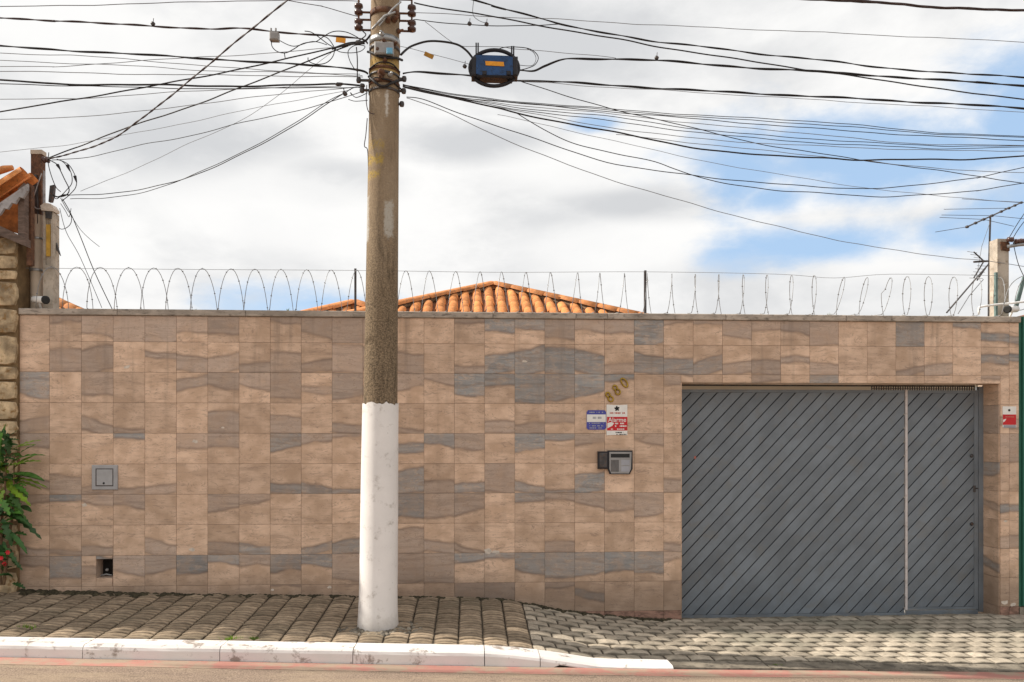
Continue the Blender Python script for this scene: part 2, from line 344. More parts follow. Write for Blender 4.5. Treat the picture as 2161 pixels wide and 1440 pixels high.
# ------------------------------------------------------------------ mesh helpers
class MB:
    def __init__(s): s.v = []; s.f = []; s.sm = []
    def add(s, vs, fs, smooth=False):
        o = len(s.v); s.v += [Vector(p) for p in vs]; s.f += [tuple(i+o for i in f) for f in fs]; s.sm += [smooth]*len(fs); return s
    def box(s, x0, x1, y0, y1, z0, z1):
        return s.add([(x0,y0,z0),(x1,y0,z0),(x1,y1,z0),(x0,y1,z0),(x0,y0,z1),(x1,y0,z1),(x1,y1,z1),(x0,y1,z1)],
                     [(0,3,2,1),(4,5,6,7),(0,1,5,4),(1,2,6,5),(2,3,7,6),(3,0,4,7)])
    def cbox(s, x0, x1, y0, y1, z0, z1, b=.003):
        """box whose front (-y) edges are bevelled"""
        v = []
        for (y, k) in ((y0, b), (y0+b, 0), (y1, 0)):
            v += [(x0+k,y,z0+k),(x1-k,y,z0+k),(x1-k,y,z1-k),(x0+k,y,z1-k)]
        f = [(0,1,2,3),(11,10,9,8)]
        for r in (0, 4):
            for i in range(4):
                j = (i+1) % 4; f.append((r+i, r+4+i, r+4+j, r+j))
        return s.add(v, f)
    def prism(s, pts, d):
        """polygon (list of Vectors) extruded by vector d"""
        n = len(pts); d = Vector(d)
        return s.add(list(pts)+[Vector(p)+d for p in pts], [tuple(range(n)), tuple(range(2*n-1, n-1, -1))]+[(i, i+n, (i+1) % n+n, (i+1) % n) for i in range(n)])
    def tube(s, pts, r, n=6, cap=True, rads=None):
        pts = [Vector(p) for p in pts]; m = len(pts)
        if m < 2: return s
        vs = []; prev = None
        for i, p in enumerate(pts):
            t = (pts[min(i+1, m-1)]-pts[max(i-1, 0)])
            t = t.normalized() if t.length > 1e-9 else Vector((1, 0, 0))
            if prev is None:
                a = Vector((0, 0, 1)) if abs(t.z) < .9 else Vector((0, 1, 0)); u = t.cross(a).normalized()
            else:
                u = (prev - t*prev.dot(t)); u = u.normalized() if u.length > 1e-6 else t.orthogonal().normalized()
            prev = u; w = t.cross(u); rr = rads[i] if rads else r
            for k in range(n): vs.append(p+u*(rr*cos(2*pi*k/n))+w*(rr*sin(2*pi*k/n)))
        fs = [(i*n+k, i*n+(k+1) % n, (i+1)*n+(k+1) % n, (i+1)*n+k) for i in range(m-1) for k in range(n)]
        s.add(vs, fs, True)
        if cap: s.add(vs[:n], [tuple(range(n-1, -1, -1))]); s.add(vs[-n:], [tuple(range(n))])
        return s
    def lathe(s, prof, c, n=16, axis=None):
        """profile [(r, h)] turned round an axis (default z) through c"""
        c = Vector(c); ax = Vector(axis).normalized() if axis else Vector((0, 0, 1))
        u = ax.orthogonal().normalized() if axis else Vector((1, 0, 0)); w = ax.cross(u)
        vs = [c+ax*h+u*(r*cos(2*pi*k/n))+w*(r*sin(2*pi*k/n)) for r, h in prof for k in range(n)]
        fs = [(i*n+k, i*n+(k+1) % n, (i+1)*n+(k+1) % n, (i+1)*n+k) for i in range(len(prof)-1) for k in range(n)]
        s.add(vs, fs, True); s.add(vs[:n], [tuple(range(n-1, -1, -1))]); s.add(vs[-n:], [tuple(range(n))]); return s
    def torus(s, c, ru, rw, u, w, r, n=24, m=7):
        c = Vector(c); pts = [c+Vector(u)*(ru*cos(2*pi*k/n))+Vector(w)*(rw*sin(2*pi*k/n)) for k in range(n+1)]
        return s.tube(pts, r, m, False)
    def mesh(s, name, m, off=None):
        me = bpy.data.meshes.new(name)
        me.from_pydata([tuple(p-off) if off else tuple(p) for p in s.v], [], s.f)
        for p, q in zip(me.polygons, s.sm): p.use_smooth = q
        me.materials.append(m); me.update(); return me
    def build(s, name, m, parent=None, origin=None, **kw):
        """link as ONE mesh object; vertices are given in world space"""
        base = world_loc(parent) if parent else Vector((0, 0, 0))
        o0 = Vector(origin) if origin is not None else (base if parent else s.base())
        ob = bpy.data.objects.new(name, s.mesh(name, m, o0)); COL.objects.link(ob)
        ob.parent = parent; ob.location = o0-base
        tag(ob, **kw); return ob
    def base(s):
        n = len(s.v); c = sum(s.v, Vector())/n; c.z = min(p.z for p in s.v); return c
def world_loc(o):
    v = Vector((0, 0, 0))
    while o: v += o.location; o = o.parent
    return v
def tag(o, label=None, cat=None, group=None, kind=None):
    if label: o['label'] = label
    if cat: o['category'] = cat
    if group: o['group'] = group
    if kind: o['kind'] = kind
    return o
def thing(name, loc, label=None, cat=None, group=None, kind=None):
    o = bpy.data.objects.new(name, None); COL.objects.link(o); o.location = loc; o.empty_display_size = .1
    return tag(o, label, cat, group, kind)
def inst(name, me, loc, parent, rot=None, scale=None):
    """object sharing mesh data; loc in world space"""
    o = bpy.data.objects.new(name, me); COL.objects.link(o); o.parent = parent
    o.location = Vector(loc)-(world_loc(parent) if parent else Vector())
    if rot is not None:
        if isinstance(rot, Matrix): o.rotation_euler = rot.to_euler()
        else: o.rotation_euler = rot
    if scale: o.scale = scale
    return o
def smooth_line(pts, sub=8):
    P = [Vector(p) for p in pts]
    if len(P) < 3: return [P[0].lerp(P[-1], i/sub) for i in range(sub+1)]
    out = []
    for i in range(len(P)-1):
        p0 = P[max(i-1, 0)]; p1 = P[i]; p2 = P[i+1]; p3 = P[min(i+2, len(P)-1)]
        for k in range(sub):
            t = k/sub; out.append(.5*((2*p1)+(p2-p0)*t+(2*p0-5*p1+4*p2-p3)*t*t+(3*p1-p0-3*p2+p3)*t**3))
    out.append(P[-1]); return out
def interp(tab, x):
    if x <= tab[0][0]: (a, b), (c, d) = tab[0], tab[1]
    elif x >= tab[-1][0]: (a, b), (c, d) = tab[-2], tab[-1]
    else:
        for i in range(len(tab)-1):
            if tab[i][0] <= x <= tab[i+1][0]: (a, b), (c, d) = tab[i], tab[i+1]; break
    return b+(d-b)*(x-a)/(c-a)

# ------------------------------------------------------------------ levels of the ground
YK, YF = -1.47, -1.69                                      # back and front of the kerb
ZW = [(-12, .26), (-4.0, .055), (-2.9, .018), (-1.9, 0), (0, -.045), (.30, -.06), (.62, -.115), (.85, -.165), (1.2, -.22), (1.85, -.283), (2.6, -.287), (5.6, -.278), (12, -.3)]
ZK = [(-12, .235), (-3.75, -.025), (.10, -.145), (.27, -.152), (.65, -.20), (1.05, -.268), (1.7, -.288), (3.7, -.338), (12, -.55)]
ZR = [(-12, .15), (-3.75, -.118), (.10, -.25), (1.7, -.300), (3.9, -.352), (12, -.56)]
def gz(x, y):
    if y > 0: return interp(ZW, x)-.2*min(y, .37)
    t = max(0, min(1, -y/1.47)); t = t*t*(3-2*t) if .3 < x < 1.6 else t
    return interp(ZW, x)*(1-t)+interp(ZK, x)*t
def road_z(x, y): return interp(ZR, x)+.012*min(4, max(0, YF-y))
def sheet(mb, xs, ys, fz, dz=0):
    o = len(mb.v); nx = len(xs); ny = len(ys)
    mb.add([(x, y, fz(x, y)+dz) for y in ys for x in xs], [(j*nx+i, j*nx+i+1, (j+1)*nx+i+1, (j+1)*nx+i) for j in range(ny-1) for i in range(nx-1)], True)
    return mb
def frange(a, b, n): return [a+(b-a)*i/(n-1) for i in range(n)]

# ground, road, yard
MB().add([(-400,-400,-1.2),(400,-400,-1.2),(400,400,-1.2),(-400,400,-1.2)], [(0,1,2,3)]).build('ground', M['earth'], origin=(0,0,-1.2), kind='structure', label='bare earth stretching away under the street and yards', cat='ground')
road = sheet(MB(), frange(-12, 12, 97), [-14, -10, -6, -4, -3, -2.4, -2.0, YF-.002], road_z).build('road', M['road'], origin=(0,-5,0), kind='structure', label='worn tan street surface in front of the kerb', cat='road')
sheet(MB(), frange(-12, 12, 97), [YF-.20, YF-.14, YF-.07, YF-.004], road_z, .0018).build('painted_line', M['red_line'], road)
MB().box(-12, 12, .37, 26, -.52, -.360).build('yard', M['yard'], origin=(0,8,-.36), kind='structure', label='concrete yard behind the tiled wall', cat='yard')

# ------------------------------------------------------------------ pavers
def paver_mesh(name, w, d, h, m, prof):
    mb = MB(); us = (-.5, -.26, 0, .26, .5); nx = 5; ny = len(prof); top = []
    for v, dz in prof:
        for u in us: top.append((u*w, v*d-.02*(1-(2*u)**2)*w, h*(1-(2*u)**2)+dz))
    mb.add(top, [(j*nx+i, j*nx+i+1, (j+1)*nx+i+1, (j+1)*nx+i) for j in range(ny-1) for i in range(nx-1)], True)
    loop = [i for i in range(nx)]+[nx*(j+1)-1 for j in range(1, ny)]+[nx*(ny-1)+i for i in range(nx-2, -1, -1)]+[nx*j for j in range(ny-2, 0, -1)]
    n = len(loop)
    mb.add([top[i] for i in loop]+[(top[i][0], top[i][1], -.03) for i in loop], [(i, i+n, (i+1) % n+n, (i+1) % n) for i in range(n)])
    return mb
PROF_A = ((-.5, -.003), (-.44, .004), (-.10, .001), (-.045, -.008), (.01, .003), (.44, .001), (.5, -.006))
PROF_B = ((-.5, -.001), (-.44, .003), (.1, .001), (.45, -.002), (.5, -.007))
PXM = .53; GX0 = QX(1436.5); GX1 = QX(2109.5)
pavement = sheet(MB(), frange(-12, PXM, 90), frange(YK+.002, 0, 9), gz, -.012).build('pavement', M['joint'], origin=(-3,-.7,0), kind='structure', label='raised pavement of ridged pavers beside the tiled wall', cat='pavement')
driveway = sheet(MB(), frange(PXM, 12, 90), frange(YK+.002, .36, 11), gz, -.012).build('driveway', M['joint'], origin=(4,-.7,-.3), kind='structure', label='sunken driveway apron of domed pavers before the grey gate', cat='driveway')
def lay(parent, mb, x0, x1, pw, rows, rd, ytop, offset, rest, keep, hole=None):
    me = mb.mesh('paver', M['paver_a'] if parent is pavement else M['paver_b'])
    spots = []; halves = []
    for r in range(rows):
        y = ytop-rd*(r+.5); xo = (pw/2 if (offset and r % 2) else 0); n = int((x1-x0)/pw)+2
        for c in range(-1, n):
            x = x0+pw*(c+.5)+xo
            if x-pw*.45 < rest[0] or x+pw*.45 > rest[1]: continue
            if y > -.02 and not (GX0+.09 < x < GX1-.09): continue
            if hole and (x-hole[0])**2+(y-hole[1])**2 < hole[2]**2: continue
            spots.append((x, y))
        if offset and r % 2 and y < -.02: halves.append((x0+pw*.25, y))
    vis = [p for p in spots if x0 <= p[0] <= x1]; vis.sort(key=lambda p: p[1]); main = vis[:keep]; ms = set(main)
    others = [p for p in spots if p not in ms]
    def frame(x, y):
        e = .05; z = gz(x, y); sx = (gz(x+e, y)-gz(x-e, y))/(2*e); sy = (gz(x, y+.02)-gz(x, y-.02))/.04 if y > 0 or y < -.03 else -.1
        jx, jy = rnd.gauss(0, .012), rnd.gauss(0, .014)
        return z-.004+rnd.uniform(-.003, .004), Euler((math.atan(sy)+jy, -math.atan(sx)+jx, rnd.gauss(0, .02)))
    for x, y in main:
        z, e = frame(x, y); inst('paver', me, (x, y, z), parent, e, (rnd.uniform(.93, .965), rnd.uniform(.94, .97), 1))
    for x, y in halves:
        z, e = frame(x, y); inst('paver', me, (x, y, z), parent, e, (.47, .95, .6))
    big = MB()
    for x, y in others:
        z, e = frame(x, y); R = e.to_matrix()
        big.add([R @ v + Vector((x, y, z)) for v in mb.v], mb.f); big.sm[-len(mb.sm):] = mb.sm
    if others: big.build('paver_field', M['field'], parent, kind='stuff')
POLE = Vector((Q(797, 1320, -1.0).x, -.98, 0))
lay(pavement, paver_mesh('paver', .205, .146, .0145, M['paver_a'], PROF_A), PXM-.205*26, PXM, .205, 10, .1455, -.008, False, (-8.5, PXM+.01), 290, (POLE.x, POLE.y, .15))
lay(driveway, paver_mesh('paver', .20, .146, .0105, M['paver_b'], PROF_B), PXM, QX(2185, -.4), .20, 12, .1455, .285, True, (PXM-.02, 8.5), 290)

# kerb: white stones, the last one ramps down, then low edging
kerb = thing('kerb', (-1, -1.58, -.1), kind='structure', label='white painted kerb running down to the driveway', cat='kerb')
def kerb_stone(x0, x1, m, name='kerb_stone', chip=None):
    mb = MB(); n = max(2, int((x1-x0)/.12)); xs = frange(x0+.003, x1-.003, n)
    for i, x in enumerate(xs):
        zt = interp(ZK, x)+.006; zb = road_z(x, YF)-.05; zf = zt-.004; zr = zb+.05
        w = rnd.uniform(-.003, .003)
        lowf = zr+chip(x) if chip else zb
        lowf = min(lowf, zf-.03)
        mb.v += [Vector(p) for p in ((x, YK, zb), (x, YK, zt), (x, YF+.03, zt+.001+w), (x, YF+.008, zf-.010+w), (x, YF+w*.5, zf-.03), (x, YF+w, lowf), (x, YF+.06, lowf))]
    k = 7
    for i in range(n-1):
        for j in range(k): mb.f.append((i*k+j, (i+1)*k+j, (i+1)*k+(j+1) % k, i*k+(j+1) % k)); mb.sm.append(False)
    mb.f += [tuple(range(k-1, -1, -1)), tuple((n-1)*k+j for j in range(k))]; mb.sm += [False, False]
    return mb.build(name, m, kerb)
KJ = [-6.9, -5.9, -4.9] + [QX(p, -1.6) for p in (186, 471, 748, 1022, 1138)]
for a, b in zip(KJ[:-1], KJ[1:]): kerb_stone(a, b, M['kerb_white'])
xe = QX(1418, -1.62)
def chipf(x):
    t = (x-KJ[-1])/(xe-KJ[-1])
    if t < .06 or t > .62: return -.04
    return .004+.016*(1-t)*abs(sin(t*23))+.014*sin(t*61)+.006
kerb_stone(KJ[-1], xe, M['kerb_white'], chip=chipf)['label'] = 'ramped kerb end with broken lower edge'
mb = MB(); xs = frange(KJ[-1]+.02, KJ[-1]+(xe-KJ[-1])*.66, 8)
mb.add([(x, y, z) for x in xs for y, z in ((YF+.05, interp(ZK, x)-.03), (YK+.01, interp(ZK, x)-.03), (YK+.01, -.45), (YF+.05, -.45))], [(i*4+j, (i+1)*4+j, (i+1)*4+(j+1) % 4, i*4+(j+1) % 4) for i in range(7) for j in range(4)]); mb.build('kerb_bed', M['joint'], kerb)
for a, b in zip(frange(xe, 8, 9)[:-1], frange(xe, 8, 9)[1:]):
    mb = MB(); n = 10; xs = frange(a+.004, b-.004, n)
    for x in xs:
        zt = interp(ZK, x)-.004; zr = road_z(x, YF)
        j = rnd.uniform(-.006, .006)
        mb.v += [Vector(p) for p in ((x, YK, zr-.08), (x, YK, zt), (x, YF+.05+j, zt-.003+j*.4), (x, YF+.012+j, max(zt-.016, zr+.012)), (x, YF+.004, zr-.08))]
    for i in range(n-1):
        for j in range(5): mb.f.append((i*5+j, (i+1)*5+j, (i+1)*5+(j+1) % 5, i*5+(j+1) % 5)); mb.sm.append(False)
    mb.f += [(4,3,2,1,0), tuple((n-1)*5+j for j in range(5))]; mb.sm += [False, False]
    mb.build('edging_stone', M['kerb_grey'], kerb)

# ------------------------------------------------------------------ the tiled boundary wall
X0 = -4.341; TW = .30; TH = .2967; ZT0 = 2.477; ZCOP = 2.728; ZTOP = 2.79
GX0 = QX(1436.5); GX1 = QX(2109.5); XE = QX(2148.5); GZ = 2.10; GD = .27
wall = thing('boundary_wall', (.7, .1, -.1), 'tall front wall clad in tan and grey sandstone tiles', 'wall')
nx0, nx1 = QX(204), QX(238.5); nz0, nz1 = Q(220, 1220).z, Q(220, 1180).z
mb = MB(); zb = -.6; T = .18
mb.box(X0, nx0, .0, T, zb, ZCOP); mb.box(nx1, GX0-.012, .0, T, zb, ZCOP); mb.box(nx0, nx1, 0, T, nz1, ZCOP); mb.box(nx0, nx1, 0, T, zb, nz0); mb.box(nx0, nx1, .15, T, nz0, nz1)
mb.box(GX0-.012, GX1+.012, 0, GD+.02, GZ+.012, ZCOP); mb.box(GX1+.012, XE, 0, GD+.10, zb, ZCOP); mb.box(GX0-.30, GX0-.012, T, GD+.1, zb, ZCOP)
mb.build('wall_body', M['grout'], wall)
mb = MB(); mb.box(nx0+.004, nx1-.004, .13, .149, nz0+.004, nz1-.004); mb.build('niche_back', M['dark_hole'], wall)
mb = MB(); mb.lathe([(.006, 0), (.014, .004), (.014, .03), (.007, .034)], Q(228, 1202, .10), 10, (0, -1, 0)); mb.tube([Q(208, 1216, .09), Q(224, 1212, .08), Q(236, 1214, .09)], .008, 6); mb.build('pipe_stub', M['grey_plastic'], wall)

BANDS = {'.': (2.4, 2.6), 't': (.62, 1.5), 'b': (-.5, .34), 'm': (.34, .62), 'f': (-.5, 1.5), 'u': (.32, 1.5), 'l': (-.5, .72)}
ROWS = [".tuffuu.tuff..tUTuttFttuttu..F.TM", ".ll.mllblblll.bLLLLbLLLbbmb..bb.M", "U.u..mutumumutUTFUUT.t..t.F.....t",
        "b.bb..l.b.bbb..bbm....", "t..T.tt.TttmMTt.UTt.t.", "mlbbb...BBBBLbBfBBL..b", "tTtt..tt...TUuu.Ttttu.", "bbb.b.bB.BBllbb..b...b",
        "tUTttUTtUTuuffTTUUUUUt", "........t.....fu.tM..."]
PILLAR = ".t.mf.Mb.."
tile_cache = {}
def tile(x0, x1, z0, z1, code, m='tile', parent=wall, name='wall_tile', rot=None, loc=None, dy=0.0):
    w, h = x1-x0-.0022, z1-z0-.0022
    if w < .012 or h < .012: return
    key = (round(w, 3), round(h, 3), m)
    if key not in tile_cache: tile_cache[key] = MB().cbox(-w/2, w/2, -.0115, 0, -h/2, h/2, .0012).mesh(name, M[m])
    p = loc or ((x0+x1)/2, -.0005+rnd.uniform(-.0012, .0004)+dy, (z0+z1)/2)
    o = inst(name, tile_cache[key], p, parent, rot or (rnd.gauss(0, .0012), 0, rnd.gauss(0, .0015)))
    lc = code.lower(); b0, b1 = BANDS[lc]; ci = (p[0]-X0)/TW-.5; ri = round(p[2]/TH)       # bedding runs on from tile to tile
    wv = lambda q: .13*sin(q*.85+ri*2.3)+.07*sin(q*1.9+ri*4.1)
    sl = (wv(ci+.5)-wv(ci-.5))*.5+rnd.uniform(-.06, .06)
    b0 += wv(ci)+rnd.uniform(-.05, .05); b1 += wv(ci)+rnd.uniform(-.05, .05)
    hh = TH/max(h, .05)
    tone = (rnd.uniform(.78, 1) if code.isupper() else rnd.uniform(.05, .38))
    o.color = (b0, b1, .5-sl*1.0, tone)
    return o
zl = [ZCOP]+[ZT0-TH*k for k in range(10)]+[-.194-TH]
for r in range(11):
    zt, zbm = zl[r], zl[r+1]
    for c in range(34):
        a, b = X0+TW*c, X0+TW*(c+1)
        if b > XE: b = XE
        if a >= XE-.02: break
        gy = min(gz(a, 0), gz(b, 0))
        if zt < gy-.005: continue
        z1, z0 = zt, max(zbm, gy-.03)
        s = ROWS[r] if r < len(ROWS) else ''
        code = s[c] if c < len(s) else '.'
        m = 'tile' if r < 10 else 'plinth'
        if b <= GX0+.001 or a >= GX1-.02:
            if a >= GX0: code = PILLAR[min(r, 9)] if r >= 2 else (s[32] if c >= 32 else '.')
            if r == 8 and c == 2:
                tile(a, nx0, z0, z1, 'm'); tile(nx0, nx1, nz1, z1, 'M'); tile(nx0, nx1, z0, nz0, '.'); tile(nx1, b, z0, z1, 't') if b-nx1 > .02 else None; continue
            tile(a, b, z0, z1, code, m)
        elif (a < GX0 < b or a < GX1 < b) and z0 >= GZ-.001: tile(a, b, z0, z1, code, m)
        elif a < GX0 < b: tile(a, GX0, z0, z1, code, m); (tile(GX0, b, max(z0, GZ), z1, code) if z1 > GZ+.02 else None)
        elif a < GX1 < b:
            tile(GX1, b, z0, z1, PILLAR[min(r, 9)] if r >= 2 else code, m)
            if z1 > GZ+.02: tile(a, GX1, max(z0, GZ), z1, code)
        elif z1 > GZ+.02: tile(a, b, max(z0, GZ), z1, code)
# jamb and soffit tiles of the gateway
for r in range(2, 11):
    zt, zbm = min(zl[r], GZ), max(zl[r+1], -.31)
    if zt-zbm < .03: continue
    tile(0, GD, zbm, zt, ".b.f.Tm.M.."[r], rot=(0, 0, -pi/2), loc=(GX1+.0005, GD/2-.003, (zt+zbm)/2))
    tile(0, GD, zbm, zt, ".b..t.m...."[r], rot=(0, 0, pi/2), loc=(GX0-.0005, GD/2-.003, (zt+zbm)/2))
n = 11
for i in range(n):
    a, b = GX0+(GX1-GX0)*i/n, GX0+(GX1-GX0)*(i+1)/n
    tile(a, b, 0, GD-.006, '.', rot=(pi/2, 0, 0), loc=((a+b)/2, GD/2, GZ+.0125))
# coping stones
cj = [X0-.015]+[QX(p) for p in (250, 520, 800, 1040, 1215, 1281, 1530, 1783, 1878)]+[XE+.01]
for a, b in zip(cj[:-1], cj[1:]):
    d = rnd.uniform(-.002, .002)
    MB().cbox(a+.0015, b-.0015, -.036+d, .215, ZCOP+.002, ZTOP+d*.6, .006).build('coping_stone', M['coping'], wall)
# pale plugs and scuffs left on the tiles
for px, py, r in ((268, 775, 8), (412, 932, 7), (178, 1066, 7), (405, 1160, 8), (1798, 676, 7), (1030, 1163, 12), (1047, 1165, 9), (470, 903, 5), (575, 1245, 5), (695, 1240, 5), (2122, 1100, 5), (2120, 1272, 9), (2138, 1276, 7), (1108, 763, 6)):
    c = Q(px, py, -.0135); k = 9; rr = r/212; pts = []
    for i in range(k):
        q = rr*rnd.uniform(.55, 1.1); pts.append(c+Vector((cos(2*pi*i/k)*q, 0, -sin(2*pi*i/k)*q*rnd.uniform(.4, .8))))
    MB().prism(pts, (0, .002, 0)).build('plaster_patch', M['plaster'], wall)
# mossy dirt along the foot of the wall
mb = MB()
for i in range(900):
    x = rnd.uniform(X0+.05, GX0-.1); s = rnd.uniform(.008, .034)*(1.5 if x < -2.8 else 1); y = -.012-abs(rnd.gauss(0, .03 if x > -2.8 else .055)); z = gz(x, y)-.004
    mb.lathe([(s, 0), (s*.85, s*.35), (s*.3, s*.62)], (x, y, z), 5)
mb.build('moss_strip', M['moss'], kind='stuff', label='dark moss and dirt along the foot of the tiled wall', cat='moss')

# ------------------------------------------------------------------ garage gate
GY = GD-.02
gate = thing('garage_gate', ((GX0+GX1)/2, GY, -.35), 'dark grey steel garage gate of diagonal slats with a wicket door', 'gate')
gz_top = Q(1700, 823, GY).z; gl = GX0-.06; gr = min(QX(2079, GY), GX1-.035); gb_l, gb_r = Q(1440, 1304, GY).z, Q(2070, 1297, GY).z
gb = -.352
xd = QX(1912, GY)                                             # closing edge of the wicket door
def clip(poly, n, d):
    out = []
    for i in range(len(poly)):
        a, b = poly[i], poly[(i+1) % len(poly)]; da = a[0]*n[0]+a[1]*n[1]-d; db = b[0]*n[0]+b[1]*n[1]-d
        if da <= 0: out.append(a)
        if (da < 0) != (db < 0) and da != db: t = da/(da-db); out.append((a[0]+(b[0]-a[0])*t, a[1]+(b[1]-a[1])*t))
    return out
def slats(x0, x1, z0, z1, phase):
    ang = radians(46.5); n = (-sin(ang), cos(ang)); pitch = .1005; gap = .0115
    ds = [p[0]*n[0]+p[1]*n[1] for p in ((x0, z0), (x1, z0), (x0, z1), (x1, z1))]
    k = math.floor(min(ds)/pitch)
    while k*pitch+phase < max(ds):
        lo, hi = k*pitch+phase+gap/2, (k+1)*pitch+phase-gap/2
        poly = clip(clip([(x0, z0), (x1, z0), (x1, z1), (x0, z1)], n, hi), (-n[0], -n[1]), -lo); k += 1
        if len(poly) < 3: continue
        area = abs(sum(poly[i][0]*poly[(i+1) % len(poly)][1]-poly[(i+1) % len(poly)][0]*poly[i][1] for i in range(len(poly))))/2
        if area < .0006: continue
        cx = sum(p[0] for p in poly)/len(poly); cz = sum(p[1] for p in poly)/len(poly); m = len(poly)
        ins = []
        for p in poly:
            q = Vector((p[0]-cx, p[1]-cz)); l = q.length; ins.append((p[0]-q.x/l*.003, p[1]-q.y/l*.003))
        y = GY+rnd.uniform(-.0012, .0012); mb = MB()
        vs = [(p[0], y, p[1]) for p in ins]+[(p[0], y+.003, p[1]) for p in poly]+[(p[0], y+.014, p[1]) for p in poly]
        mb.add(vs, [tuple(range(m))]+[(i, i+m, (i+1) % m+m, (i+1) % m) for i in range(m)]+[(i+m, i+2*m, (i+1) % m+2*m, (i+1) % m+m) for i in range(m)])
        mb.build('slat', M['gate'], gate, origin=(cx, GY, cz))
slats(gl+.03, xd-.016, gb+.052, gz_top-.03, .012)
zdb = Q(1950, 1287, GY).z
slats(xd+.016, gr-.075, zdb+.028, gz_top-.03, .045)
MB().box(gl, xd-.013, GY+.016, GY+.022, gb+.03, gz_top-.005).build('backing_sheet', M['gate_dark'], gate)
MB().box(xd+.013, gr-.03, GY+.016, GY+.022, zdb, gz_top-.005).build('backing_sheet', M['gate_dark'], gate)
MB().box(gl, xd-.013, GY-.002, GY+.015, gz_top-.03, gz_top).prism([Vector((gl, GY-.003, -.38)), Vector((gl+(gr-gl)*.82, GY-.003, -.375)), Vector((gl+(gr-gl)*.84, GY-.003, -.3515)), Vector((gr, GY-.003, -.3515)), Vector((gr, GY-.003, gb+.03)), Vector((gl, GY-.003, gb+.03))], (0, .033, 0)).box(gl, xd-.013, GY-.0015, GY+.0155, gb+.03, gb+.051).box(gl, gl+.03, GY-.002, GY+.0155, gb+.051, gz_top-.03).build('gate_frame', M['gate'], gate)
MB().box(xd+.013, gr-.03, GY-.002, GY+.015, gz_top-.03, gz_top).box(xd+.013, gr-.03, GY-.002, GY+.015, zdb, zdb+.027).box(gr-.074, gr-.03, GY-.002, GY+.015, zdb+.027, gz_top-.03).build('door_frame', M['gate'], gate)
MB().box(xd+.002, gr-.03, GY-.001, GY+.03, gb+.03, zdb-.005).build('threshold', M['gate'], gate)
MB().box(GX0-.25, QX(1842, GY+.5), GY+.45, GY+.55, GZ-.05, GZ+.25).build('added_gap_beam', M['house_wall'], wall)  # added cream beam, covers the bright sky in the gap above the gate
MB().box(gr-.026, gr+.03, GY-.006, GY+.05, gb+.05, GZ-.012).build('gate_post', M['gate'], gate)
MB().box(xd-.012, xd+.012, GY-.010, GY+.014, zdb, gz_top+.005).build('door_edge_trim', M['pale_edge'], gate)
MB().box(gl, gr-.026, GY+.06, GY+.09, GZ-.012, GZ+.02).build('guide_rail', M['metal_dark'], gate)
mb = MB(); x = QX(1842, GY)                                   # serrated security strip over the wicket end
while x < gr-.04:
    mb.box(x, x+.011, GY+.03, GY+.036, gz_top-.01, GZ+.01); x += .026
mb.box(QX(1842, GY), gr-.04, GY+.029, GY+.037, gz_top+.012, gz_top+.02); mb.build('security_strip', M['metal_dark'], gate)
for py in (962, 1106): mb = MB(); mb.lathe([(.018, 0), (.02, .006), (.012, .012)], Q(2050, py, GY-.001), 12, (0, -1, 0)); mb.build('rivet', M['metal_dark'], gate)
mb = MB(); p = Q(2056, 1032, GY); mb.cbox(p.x-.014, p.x+.014, GY-.008, GY-.001, p.z-.035, p.z+.035, .003); mb.lathe([(.007, 0), (.007, .03)], p+Vector((0, -.03, .008)), 8, (0, -1, 0)); mb.build('door_lock', M['metal_dark'], gate)
c = Q(1467, 966, GY-.003); MB().prism([c+Vector((a*.012, 0, b*.016)) for a, b in ((-1, -.6), (.2, -1), (1, -.2), (.6, .9), (-.4, 1), (-1, .3))][::-1], (0, .0015, 0)).build('red_sticker', M['ink_red'], gate)

# ------------------------------------------------------------------ things fixed to the wall
def ztext(body, size, c, m, parent, name='lettering', bold=.0):
    cu = bpy.data.curves.new('text', 'FONT'); cu.body = body; cu.size = size; cu.align_x = 'CENTER'; cu.align_y = 'CENTER'; cu.offset = bold; cu.extrude = .0004
    o = bpy.data.objects.new('text', cu); COL.objects.link(o); bpy.context.view_layer.update()
    me = bpy.data.meshes.new_from_object(o.evaluated_get(bpy.context.evaluated_depsgraph_get())); bpy.data.objects.remove(o)
    me.materials.clear(); me.materials.append(m); me.transform(Matrix.Rotation(pi/2, 4, 'X'))
    return inst(name, me, c, parent)
def dashes(parent, px0, px1, py, h, m, Y, seed, name='printed_line', fill=.75):
    r2 = random.Random(seed); mb = MB(); x = px0
    while x < px1:
        w = r2.uniform(1.2, 3.2); 
        if r2.random() < fill: a = Q(x, py-h/2, Y); b = Q(min(px1, x+w), py+h/2, Y); mb.box(a.x, b.x, Y, Y+.0006, b.z, a.z)
        x += w+.7
    return mb.build(name, m, parent, kind='stuff')
def rectmb(px0, py0, px1, py1, Y, d, b=.0015):
    a, c = Q(px0, py0, Y), Q(px1, py1, Y); return MB().cbox(a.x, c.x, Y, Y+d, c.z, a.z, b)
# house number 880
hn = thing('house_number', Q(1300, 825, -.014), 'brass house number digits 880 slanting up above the alarm sign', 'number')
for ch, px, py in (('8', 1286, 838), ('8', 1301, 823), ('0', 1317.5, 808)):
    a = radians(33); u = Vector((cos(a), 0, sin(a))); w = Vector((-sin(a), 0, cos(a))); c = Q(px, py, -.022); mb = MB()
    if ch == '8': mb.torus(c+w*.026, .020, .024, u, w, .0085); mb.torus(c-w*.024, .024, .027, u, w, .0085)
    else: mb.torus(c, .024, .050, u, w, .0085)
    mb.build('digit', M['brass'], hn, origin=c)
